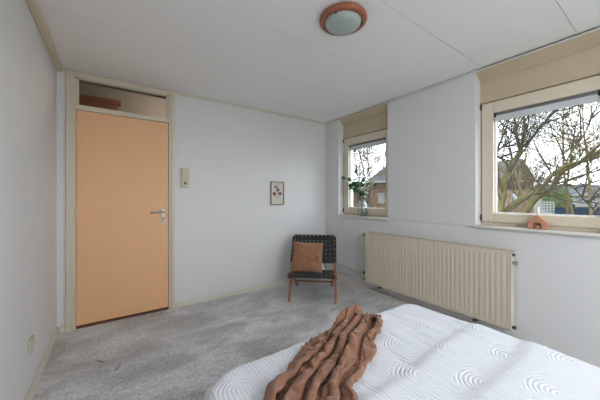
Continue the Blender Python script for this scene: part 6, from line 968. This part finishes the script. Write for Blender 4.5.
# ------------------------------------------------------------------ objects on the sills
def jar():
    bx, by, bz = 2.727, 2.455, SZ+.0155
    r = empty('glass_jar', (bx, by, bz)); tag(r, 'clear glass jar with water on the far window sill', 'vase')
    MB().lathe([(.0005, .004), (.040, .004), (.048, .010), (.050, .030), (.050, .105), (.046, .122), (.034, .136), (.033, .150), (.037, .153), (.037, .156), (.031, .156), (.031, .136), (.043, .120), (.047, .104), (.047, .030), (.044, .011), (.0005, .009)], 40).build('jar_body', M_jar, r, smooth=True); r.scale = (1.27, 1.27, 1.35)
    MB().lathe([(.0005, .010), (.044, .012), (.0465, .030), (.0465, .078), (.0005, .078)], 32).build('water', M_water, r, smooth=True)
    b = empty('leafy_branch', (bx, by, bz+.008)); b.scale = (1.38, 1.34, 1.52); tag(b, 'leafy green branch standing in the glass jar', 'plant')
    rr = random.Random(11); st = MB(); lf = MB(); lf2 = MB()
    def leaf(mb, p, d, up, L_, w_):
        d = Vector(d).normalized(); s = d.cross(Vector(up)); s = s.normalized() if s.length > .01 else d.orthogonal().normalized(); n_ = s.cross(d)
        ks = [0, .15, .35, .6, .85, 1]; ws = [.05, .7, 1, .95, .5, .02]
        vs = []; fs = []
        for k, wk in zip(ks, ws):
            c_ = Vector(p)+d*L_*k+n_*(-.12*L_*k*k)
            vs += [c_-s*w_*wk/2+n_*w_*.10*wk, c_, c_+s*w_*wk/2+n_*w_*.10*wk]
        for i in range(5):
            for j in range(2): a = i*3+j; fs.append((a, a+1, a+4, a+3))
        mb.add(vs, fs)
    # stems lean out of the jar; +y is to the left seen from the room
    stems = [[(0, 0, .01), (0, .01, .14), (-.01, .035, .20), (-.02, .08, .27), (-.03, .13, .31)],
             [(0, 0, .01), (-.005, .005, .14), (-.02, .02, .21), (-.03, .03, .30), (-.03, .05, .37)],
             [(.01, 0, .01), (.0, -.01, .14), (-.005, -.02, .20), (-.02, -.035, .25), (-.02, -.03, .29)],
             [(-.01, .01, .01), (.005, .0, .14), (.0, .02, .18), (-.03, .04, .22), (-.05, .09, .25)],
             [(0, .01, .01), (-.005, .01, .14), (-.01, .0, .20), (-.02, -.005, .26)],
             [(0, .0, .01), (-.005, .01, .14), (-.02, .05, .22), (-.05, .12, .27), (-.06, .19, .325)]]
    for si, s in enumerate(stems):
        st.tube(s, [.0028, .0025, .002, .0016, .001][:len(s)], 6)
        pts = [Vector(p) for p in s]
        for i in range(1, len(pts)-1):
            for q in (.15, .4, .65, .9):
                if i == 1 and q < .6: continue
                p = pts[i].lerp(pts[i+1], q)
                for k in range(1):
                    a = rr.uniform(0, 2*PI); d = (math.cos(a)*.7, math.sin(a), rr.uniform(-.3, .6))
                    leaf(lf2 if (si in (0, 5) and i > 2 and rr.random() < .5) else lf, p, d, (rr.uniform(-1, 0), rr.uniform(-.5, .5), 1), rr.uniform(.046, .066), rr.uniform(.036, .050))
        leaf(lf2 if si in (5,) else lf, pts[-1], pts[-1]-pts[-2], (-1, 0, .6), .05, .034)
    st.build('stems', M_stem, b, smooth=True)
    lf.build('dark_leaves', M_leaf, b, smooth=True)
    lf2.build('light_leaves', M_leaf2, b, smooth=True)
jar()
def holder():
    cx, cy, bz = 2.748, .660, SZ+.0152
    r = empty('arch_candle_holder', (cx, cy, bz)); r.scale = (1.12, 1.12, 1.12); tag(r, 'reddish arch-shaped candle holder on the near window sill', 'candle holder')
    def arch(ro, ri, dep, foot):
        n = 24; pts = []
        for k in range(n+1): a = PI*k/n; pts.append((ro*math.cos(a), foot+ro*math.sin(a)))
        pts = [(ro, 0)]+pts+[(-ro, 0)]
        if ri > 0:
            inn = [(-ri, 0)]+[(-ri*math.cos(PI*k/n), foot+ri*math.sin(PI*k/n)) for k in range(n+1)]+[(ri, 0)]
        else: inn = []
        m = MB(); Mx = Matrix(((0, 0, 1, 0), (1, 0, 0, 0), (0, 1, 0, 0), (0, 0, 0, 1)))
        if inn:
            N_ = len(pts); vs = [(x, y, -dep/2) for x, y in pts]+[(x, y, dep/2) for x, y in pts]
            q = list(reversed(inn)); 
            vs += [(x, y, -dep/2) for x, y in q]+[(x, y, dep/2) for x, y in q]
            fs = []
            for i in range(N_-1):
                fs += [(i, i+1, N_+i+1, N_+i), (2*N_+i, 3*N_+i, 3*N_+i+1, 2*N_+i+1), (i, 2*N_+i, 2*N_+i+1, i+1), (N_+i, N_+i+1, 3*N_+i+1, 3*N_+i)]
            fs += [(0, N_, 3*N_, 2*N_), (N_-1, 3*N_-1, 4*N_-1, 2*N_-1)]
            m.add(vs, fs, Mx)
        else: m.prism(pts, -dep/2, dep/2, Mx)
        return m
    arch(.0560, .0215, .040, .024).build('outer_arch', M_holder, r, bevel=.005)
    arch(.0135, 0, .034, .013).build('inner_arch', M_holder, r, bevel=.004)
    MB().lathe([(.0005, .074), (.018, .074), (.020, .080), (.020, .090), (.015, .097), (.012, .097), (.0005, .090)], 24).build('candle_cup', M_holder, r, smooth=True)
    c = MB().tube([(0, 0, .0), (0, 0, .070)], [.0095, .0085], 16).build('candle', M_wax, smooth=False); c.location = (cx, cy, bz+.1015)
    tag(c, 'short pale candle stub in the reddish arch holder', 'candle')
holder()

# ------------------------------------------------------------------ outside: ground, houses, fences
struct(MB().box((-60, -60, GZ-.2), (3.2, YB-1.2, GZ)).build('ground', M_grass), 'winter grass behind the house', 'ground')
struct(MB().box((3.2, -60, GZ-.2), (120, 110, GZ)).build('ground', M_grass), 'winter grass outside the windows', 'ground')

def frame2(p, q):      # local frame: x along the facade p->q, y away from the viewer, z up
    d = Vector((q[0]-p[0], q[1]-p[1])); L_ = d.length; return L_, math.atan2(d.y, d.x)
def house(p, q, depth, eave, ridge, wall_m, label, gable=False, upper=None, wins=(), doorway=None, chimney=None, overhang=.35, hip=False, zsplit=None, group=None):
    """p,q: facade corners on the ground; the facade faces the room"""
    L_, a = frame2(p, q)
    r = empty('house', (p[0], p[1], GZ), a); tag(r, label, 'house', group)
    # is the 'away' side +y or -y in the local frame
    away = Vector((-math.sin(a), math.cos(a))); sg = 1 if away.dot(Vector((p[0], p[1]))) > 0 else -1
    D = depth*sg; e = eave-GZ; rz = ridge-GZ
    if gable:
        zs = zsplit-GZ
        MB().box((0, 0, 0), (L_, D, zs)).build('wall', wall_m, r, uvbox=True)
        m = MB(); vs = [(0, 0, zs), (L_, 0, zs), (L_, 0, e), (L_/2, 0, rz), (0, 0, e)]; vs += [(x, D, z) for x, y, z in vs]
        m.add(vs, [(0,1,2,3,4), (9,8,7,6,5), (0,5,6,1), (1,6,7,2), (2,7,8,3), (3,8,9,4), (4,9,5,0)]); m.build('gable_cladding', upper, r)
        sl = (rz-e)/(L_/2)
        for s in (0, 1):
            m = MB(); x0 = -overhang if s == 0 else L_+overhang; z0 = e-sl*overhang
            y0 = -sg*.25; y1 = D+sg*.25; t = .14
            vs = [(x0, y0, z0+.02), (L_/2, y0, rz+.02), (L_/2, y0, rz+t+.04), (x0, y0, z0+t+.04)]; vs += [(x, y1, z) for x, y, z in vs]
            m.add(vs, [(0,1,2,3), (7,6,5,4), (0,4,5,1), (1,5,6,2), (2,6,7,3), (3,7,4,0)]); m.build('roof', M_rooftile, r)
            m = MB(); y2 = y0-sg*.04
            vs = [(x0, y2, z0-.10), (L_/2, y2, rz-.08), (L_/2, y2, rz+.12), (x0, y2, z0+.10)]; vs += [(x, y0, z) for x, y, z in vs]
            m.add(vs, [(0,1,2,3), (7,6,5,4), (0,4,5,1), (1,5,6,2), (2,6,7,3), (3,7,4,0)]); m.build('bargeboard', M_pvc, r)
    else:
        MB().box((0, 0, 0), (L_, D, e)).build('wall', wall_m, r, uvbox=True)
        y0 = -sg*overhang; y1 = D+sg*overhang; h = min(L_/2, abs(D)/2) if hip else -overhang
        vs = [(-overhang, y0, e), (L_+overhang, y0, e), (L_+overhang, y1, e), (-overhang, y1, e), (h, D/2, rz), (L_-h, D/2, rz)]
        MB().add(vs, [(0,3,2,1), (0,1,5,4), (1,2,5), (2,3,4,5), (3,0,4)]).build('roof', M_rooftile, r)
        MB().box((-overhang, y0, e-.12), (L_+overhang, y0-sg*.10, e+.06)).build('gutter', M_pvc, r)
    for (x0, x1, z0, z1, kind) in wins:
        z0 -= GZ; z1 -= GZ; f = MB(); t = .07
        o = -sg*.06; 
        f.box((x0, 0, z0), (x0+t, o, z1)).box((x1-t, 0, z0), (x1, o, z1)).box((x0, 0, z0), (x1, o, z0+t)).box((x0, 0, z1-t), (x1, o, z1))
        if x1-x0 > 1.1: f.box(((x0+x1)/2-t/2, 0, z0), ((x0+x1)/2+t/2, o, z1))
        w_ = f.build('window', M_pvc, r)
        MB().box((x0+t/2, -sg*.005, z0+t/2), (x1-t/2, -sg*.03, z1-t/2)).build('pane', M_glassdark if kind == 'd' else M_curtain, w_)
    if chimney:
        x, y, w_, h_ = chimney
        c_ = MB().box((x-w_/2, sg*y-w_/2, rz-1.2), (x+w_/2, sg*y+w_/2, rz+h_)).build('chimney', M_brick_b, r, uvbox=True)
        MB().box((x-w_/2-.06, sg*y-w_/2-.06, rz+h_), (x+w_/2+.06, sg*y+w_/2+.06, rz+h_+.1)).build('chimney_cap', M_rooftile, c_)
    return r
# gable house left in the near window
house((53.0, 16.7), (60.6, 15.1), 13, 4.4, 7.7, M_brick_p, 'gabled house with purple-brown cladding above pale brick, left in the near window', gable=True, upper=M_clad,
      wins=((3.3, 4.5, 3.9, 6.1, 'c'), (1.2, 3.5, .1, 1.9, 'd')), chimney=(2.2, 5.0, 1.3, 2.6), zsplit=2.5)
# hipped brick house right in the far window
house((19.9, 16.9), (24.3, 11.9), 7, 2.72, 5.9, M_brick_r, 'red brick house with grey hipped roof seen in the far window', hip=True,
      wins=((.62, 1.25, .68, 1.68, 'c'), (3.2, 4.4, .3, 1.7, 'c')), overhang=.45)
house((24.8, 26.6), (30.2, 25.2), 7, 2.35, 3.6, M_brick_p, 'low pale brick house behind the jar in the far window',
      wins=((.6, 1.4, -.6, 1.2, 'c'), (3.6, 4.8, -.8, 1.6, 'c')))
# terrace right in the near window
house((68.9, 13.0), (76.4, 8.9), 9, 1.75, 3.95, M_render, 'pale terraced house with grey roof behind the blue fence',
      wins=((.7, 3.0, -.2, 1.2, 'd'), (3.6, 5.4, -.2, 1.2, 'c'), (6.2, 7.4, -.2, 1.2, 'd')), group=None)
house((76.5, 8.85), (86.0, 3.6), 9, 1.75, 3.95, M_brick_p, 'pink brick terraced house at the right edge of the near window',
      wins=((1.4, 3.2, -.1, 1.2, 'c'), (4.8, 7.0, -.1, 1.2, 'd')))
# lattice panel and fence
def fence(p, q, z0, z1, name, m, label, lattice=False):
    L_, a = frame2(p, q); r = empty(name, (p[0], p[1], GZ), a); tag(r, label, 'fence')
    if lattice:
        f = MB().box((0, -.03, 0), (L_, .03, z0-GZ)); f.build('lower_panel', m, r)
        f = MB(); n_ = 5; k = 4; t = .13
        for i in range(n_+1): x = L_*i/n_; f.box((x-t/2, -.04, z0-GZ), (x+t/2, .04, z1-GZ))
        for j in range(k+1): z = z0-GZ+(z1-z0)*j/k; f.box((0, -.03, z-t/2), (L_, .03, z+t/2))
        f.build('lattice', m, r)
    else:
        n_ = int(L_/.25)
        f = MB()
        for i in range(n_): f.box((i*L_/n_+.01, -.02, .05), ((i+1)*L_/n_-.01, .02, z1-GZ))
        f.build('boards', m, r); MB().box((0, -.05, z1-GZ-.02), (L_, .05, z1-GZ+.07)).build('cap_rail', m, r)
        for x in (L_*.28, L_*.62): MB().box((x-.12, -.08, 0), (x+.12, .08, z1-GZ+.5)).build('fence_post', m, r)
fence((49.4, 11.9), (51.3, 10.6), -.85, .62, 'lattice_screen', M_pvc, 'white lattice screen left of the blue fence', True)
fence((51.4, 10.5), (62.1, 5.5), 0, -.20, 'garden_fence', M_navy, 'dark slate-blue board fence behind the candle')

# ------------------------------------------------------------------ outside: trees
def spline(P, k=5):
    P = [Vector(p) for p in P]; n = len(P); out = []
    for i in range(n-1):
        a, b, c_, d = P[max(i-1, 0)], P[i], P[i+1], P[min(i+2, n-1)]
        for j in range(k):
            f = j/k; out.append(.5*((2*b)+(-a+c_)*f+(2*a-5*b+4*c_-d)*f*f+(-a+3*b-3*c_+d)*f**3))
    out.append(P[-1]); return out
def grow(mb, p, d, L_, r_, lvl, rr, spread=.55, up=.12, nseg=6, kids=(4, 3, 3), sides=5, minr=.004, wander=.16):
    pts = [Vector(p)]; d = Vector(d).normalized(); seg = L_/nseg
    rads = [r_]
    for i in range(nseg):
        d = (d+Vector((rr.gauss(0, wander), rr.gauss(0, wander), rr.gauss(0, wander)+up))).normalized()
        pts.append(pts[-1]+d*seg); rads.append(max(minr*.6, r_*(1-.8*(i+1)/nseg)))
    mb.tube(pts, rads, sides, cap=False)
    if lvl <= 0: return
    for k in range(kids[min(lvl, len(kids))-1]+rr.choice((0, 1))):
        q = rr.uniform(.22, 1.0); i = min(nseg-1, int(q*nseg)); pp = pts[i].lerp(pts[i+1], q*nseg-i)
        dd = (pts[i+1]-pts[i]).normalized()
        side = Vector((rr.gauss(0, 1), rr.gauss(0, 1), rr.gauss(0, .8))); side = (side-dd*side.dot(dd)).normalized()
        nd = (dd*(1-spread*.5)+side*spread*1.3).normalized()
        grow(mb, pp, nd, L_*rr.uniform(.42, .68), max(minr, rads[i]*.55), lvl-1, rr, spread, up, max(3, nseg-1), kids, max(3, sides-1), minr, wander)

def near_tree():
    rr = random.Random(21); m = MB(); tw = MB()
    LIM = [
     ([(8.9, 3.05, GZ-.05), (8.93, 3.03, -1), (8.96, 3.02, 0.15), (9.0, 2.99, 0.8), (9.07, 2.94, 1.25), (9.21, 2.96, 1.71), (9.5, 2.89, 2.07), (9.79, 2.8, 2.47), (9.89, 2.74, 2.76)], .20, .105),
     ([(9.89, 2.74, 2.76), (10.06, 2.74, 3.23), (10.19, 2.77, 3.68), (10.47, 2.82, 4.3), (10.52, 2.91, 4.9)], .09, .03),
     ([(9.84, 2.77, 2.61), (9.5, 2.77, 3.09), (9.33, 2.76, 3.47), (8.95, 2.79, 3.77)], .09, .04),
     ([(9.87, 2.75, 2.67), (10.31, 2.69, 2.92), (10.85, 2.56, 3.37), (11.58, 2.41, 3.96), (12.34, 2.25, 4.62), (12.73, 2.1, 5.1)], .08, .035),
     ([(9.07, 2.94, 1.25), (8.88, 2.95, 1.7), (8.7, 2.96, 2.11), (8.49, 2.98, 2.51), (8.22, 3.05, 3.03)], .045, .02),
     ([(9.5, 2.89, 2.07), (9.43, 3.06, 2.32), (9.26, 3.18, 2.44), (9.07, 3.31, 2.61)], .06, .03),
     ([(8.97, 3.0, 0.55), (9.45, 2.92, 0.92), (9.92, 2.84, 1.10), (10.29, 2.7, 1.26), (10.69, 2.54, 1.44), (11.0, 2.45, 1.66), (11.15, 2.34, 1.91), (11.76, 2.17, 2.21), (12.69, 1.88, 2.41), (13.86, 1.56, 2.71), (15.04, 1.1, 3.25)], .13, .09),
     ([(11.0, 2.45, 1.66), (11.63, 2.26, 1.7), (12.08, 2.06, 1.58), (12.54, 1.86, 1.13), (12.9, 1.73, 0.87), (13.12, 1.58, 0.64)], .045, .025),
     ([(11.76, 2.17, 2.21), (12.08, 2.06, 2.74), (12.49, 1.9, 3.15), (12.85, 1.77, 3.76), (13.2, 1.77, 4.49)], .05, .025)]
    for P, r0, r1 in LIM:
        r0, r1 = r0*.56, r1*.56
        S = spline(P); m.tube(S, [r0+(r1-r0)*i/(len(S)-1) for i in range(len(S))], 10)
        for k in range(3 if r0 > .15 else 8):
            q = rr.uniform(.25 if r0 < .15 else .75, 1); i = int(q*(len(S)-2)); dd = (S[i+1]-S[i]).normalized()
            side = Vector((rr.gauss(0, .6), rr.gauss(0, 1), rr.uniform(-.4, 1.3)))
            grow(tw, S[i], dd*.5+side*.7, rr.uniform(1.2, 2.4), rr.uniform(.018, .032), 3, rr, up=.06, kids=(3, 4, 4), minr=.0045)
    o = m.build('bare_tree', M_bark, smooth=True)
    tag(o, 'near leafless tree with mossy forked trunk and long limb, in the near window', 'tree')
    tw.build('twigs', M_twig, o)
def second_tree():
    rr = random.Random(5); m = MB(); tw = MB()
    P = [(11.5, 3.45, GZ-.05), (11.6, 3.38, -1), (11.71, 3.3, 0.35), (11.88, 3.18, 0.71), (12.14, 3.0, 1.13), (12.56, 2.83, 1.41), (12.79, 2.66, 1.59), (12.97, 2.54, 2.05), (13.63, 2.33, 2.32), (14.13, 2.1, 2.59), (14.82, 1.86, 2.88), (15.67, 1.27, 3.55)]
    S = spline(P); m.tube(S, [.11-.055*i/(len(S)-1) for i in range(len(S))], 10)
    for k in range(13):
        q = rr.uniform(.45, 1); i = int(q*(len(S)-2)); dd = (S[i+1]-S[i]).normalized()
        grow(tw, S[i], dd*.4+Vector((rr.gauss(0, .5), rr.gauss(0, 1), rr.uniform(-.2, 1.4)))*.7, rr.uniform(1.6, 3.2), rr.uniform(.02, .038), 3, rr, up=.06, kids=(3, 4, 4), minr=.005)
    o = m.build('bare_tree', M_bark, smooth=True)
    tag(o, 'leafless tree leaning right just behind the long mossy limb', 'tree')
    tw.build('twigs', M_twig2, o)
near_tree(); second_tree()
def far_tree(x, y, ht, r0, seed, m, label, group=None):
    rr = random.Random(seed); mb = MB(); tw = MB()
    pts = [Vector((0, 0, -.05))]; d = Vector((rr.gauss(0, .05), rr.gauss(0, .05), 1)).normalized()
    n_ = 8
    for i in range(n_): d = (d+Vector((rr.gauss(0, .07), rr.gauss(0, .07), .1))).normalized(); pts.append(pts[-1]+d*ht/n_)
    mb.tube(pts, [r0*(1-.85*i/n_) for i in range(n_+1)], 7)
    for k in range(20):
        q = rr.uniform(.18, 1); i = min(n_-1, int(q*n_)); p = pts[i].lerp(pts[i+1], q*n_-i)
        a = rr.uniform(0, 2*PI)
        grow(tw, p, Vector((math.cos(a), math.sin(a), rr.uniform(.2, 1.1))), ht*rr.uniform(.22, .42)*(1.1-.5*q), r0*.30, 3, rr, up=.10, kids=(5, 4, 4), nseg=5, sides=4, minr=.007)
    o = mb.build('bare_tree', m, smooth=True); o.location = (x, y, GZ); tag(o, label, 'tree', group)
    tw.build('twigs', m, o)
far = [(27.5, 7.2, 12, .26, 31, M_twig2, 'tall bare tree behind the mossy limb, centre of the near window'),
       (31.0, 4.9, 13, .24, 32, M_twig2, 'tall bare tree right of centre in the near window'),
       (33.0, 2.0, 13, .28, 34, M_twig2, 'tall bare tree at the right edge of the near window'),
       (38.0, 7.0, 14, .25, 35, M_twig2, 'far bare tree beyond the lattice screen'),
       (43.0, 3.5, 14, .28, 36, M_twig, 'far bare tree in front of the terrace'),
       (38.6, 9.9, 13, .22, 49, M_twig2, 'slender bare tree just right of the gabled house'),
       (46.0, 13.6, 14, .22, 37, M_twig2, 'far bare tree beside the gabled house'),
       (19.5, 20.0, 10, .15, 41, M_twig, 'bare tree behind the low house in the far window'),
       (13.6, 12.6, 7.5, .09, 42, M_twig, 'slim bare tree in the middle of the far window'),
       (22.0, 20.6, 11, .2, 43, M_twig, 'bare tree beside the hipped roof in the far window'),
       (15.2, 15.6, 9.5, .16, 45, M_twig, 'forked bare tree left of the middle of the far window'),
       (14.6, 12.2, 9.0, .14, 46, M_twig2, 'bare tree whose crown fills the sky of the far window'),
       (21.0, 17.9, 12, .2, 47, M_twig2, 'tall bare tree behind the roof ridge in the far window'),
       (29.2, 23.6, 15, .26, 48, M_twig2, 'tall bare tree far behind the hipped roof in the far window'),
       (25.2, 3.4, 11, .2, 44, M_twig2, 'bare tree with low branches in front of the terrace roof')]
for f in far: far_tree(*(f[:3]+(f[3]*.55,)+f[4:]))
def shrub(x, y, rx, ry, h_, seed, label):
    rr = random.Random(seed); m = MB(); N_ = 6500
    for k in range(N_):
        u = Vector((rr.gauss(0, 1), rr.gauss(0, 1), rr.gauss(0, 1))).normalized()*(rr.random()**.25)
        lob = 1+.22*noise.noise(u*2.2+Vector((seed, 0, 0)))
        p = Vector((u.x*rx*lob, u.y*ry*lob, h_*.55+u.z*h_*.48*lob))
        if p.z < .05: continue
        a = Vector((rr.gauss(0, 1), rr.gauss(0, 1), rr.gauss(0, 1))).normalized(); b = a.orthogonal().normalized(); s = rr.uniform(.05, .11)
        m.add([p-a*s, p+b*s*.5, p+a*s, p-b*s*.5], [(0, 1, 2, 3)])
    o = m.build('evergreen_shrub', M_ever); o.location = (x, y, GZ)
    tag(o, label, 'shrub')
    MB().tube([(0, 0, -.02), (0, 0, h_*.7)], [.10, .04], 8).build('trunk', M_bark, o)
shrub(57.6, 11.6, 1.9, 1.9, 5.3, 3, 'leafy evergreen bush above the white lattice screen')

# ------------------------------------------------------------------ light
SKY = 6.0
sl = bpy.data.lights.new('added_hazy_sun', 'SUN'); sl.energy = 9; sl.angle = math.radians(18); sl.color = (1, .96, .88)  # soft sun added to the overcast sky for contrast on trees and facades
so_ = bpy.data.objects.new('added_hazy_sun', sl); so_.rotation_euler = Vector((-1, .04, 1.0)).to_track_quat('Z', 'Y').to_euler(); so_.location = (-5, 0, 9); COL.objects.link(so_)
w = bpy.data.worlds.new('overcast_sky'); sc.world = w; w.use_nodes = True
N = w.node_tree.nodes; L = w.node_tree.links; bg = N['Background']
tc = N.new('ShaderNodeTexCoord'); mp = N.new('ShaderNodeMapping'); mp.inputs['Scale'].default_value = (1.5, 1.5, 4)
L.new(tc.outputs['Generated'], mp.inputs[0])
nz = N.new('ShaderNodeTexNoise'); nz.inputs['Scale'].default_value = 2.2; nz.inputs['Detail'].default_value = 6; L.new(mp.outputs[0], nz.inputs['Vector'])
cr = N.new('ShaderNodeValToRGB'); L.new(nz.outputs['Fac'], cr.inputs[0])
cr.color_ramp.elements[0].position = .35; cr.color_ramp.elements[0].color = (0.78, 0.86, 1.0, 1)
cr.color_ramp.elements[1].position = .65; cr.color_ramp.elements[1].color = (0.97, 0.98, 1.0, 1)
L.new(cr.outputs[0], bg.inputs['Color']); bg.inputs['Strength'].default_value = SKY
for i, (a, b) in enumerate(WIN):      # sampling portals in the two visible windows and the added third
    l = bpy.data.lights.new('window_portal', 'AREA'); l.shape = 'RECTANGLE'; l.size = 1.15; l.size_y = b-a
    l.cycles.is_portal = True
    o = bpy.data.objects.new('window_portal', l); o.location = (XR+TH+.06, (a+b)/2, 1.5); o.rotation_euler = (0, PI/2, 0); COL.objects.link(o)

l = bpy.data.lights.new('window_portal', 'AREA'); l.shape = 'RECTANGLE'; l.size = GX1-GX0; l.size_y = GZ1-GZ0; l.cycles.is_portal = True
o = bpy.data.objects.new('window_portal', l); o.location = ((GX0+GX1)/2, YB-.125, (GZ0+GZ1)/2); o.rotation_euler = (PI/2, 0, 0); COL.objects.link(o)

# ------------------------------------------------------------------ camera and output
cam = bpy.data.cameras.new('camera'); co = bpy.data.objects.new('camera', cam); COL.objects.link(co)
cam.sensor_fit = 'HORIZONTAL'; cam.sensor_width = 36; cam.lens = 267.8/600*36; cam.shift_y = -2.1/600
cam.clip_start = .02; cam.clip_end = 500
co.location = (0, 0, 1.2); co.rotation_euler = (PI/2, 0, -0.6086)
sc.camera = co
sc.view_settings.view_transform = 'Standard'; sc.view_settings.look = 'None'
sc.view_settings.gamma = 1; sc.view_settings.use_curve_mapping = False
sc.view_settings.exposure = 0.2
sc.cycles.use_denoising = True
sc.cycles.max_bounces = 12; sc.cycles.diffuse_bounces = 8; sc.cycles.transparent_max_bounces = 16
sc.cycles.caustics_reflective = False; sc.cycles.caustics_refractive = False
sc.cycles.sample_clamp_indirect = 8
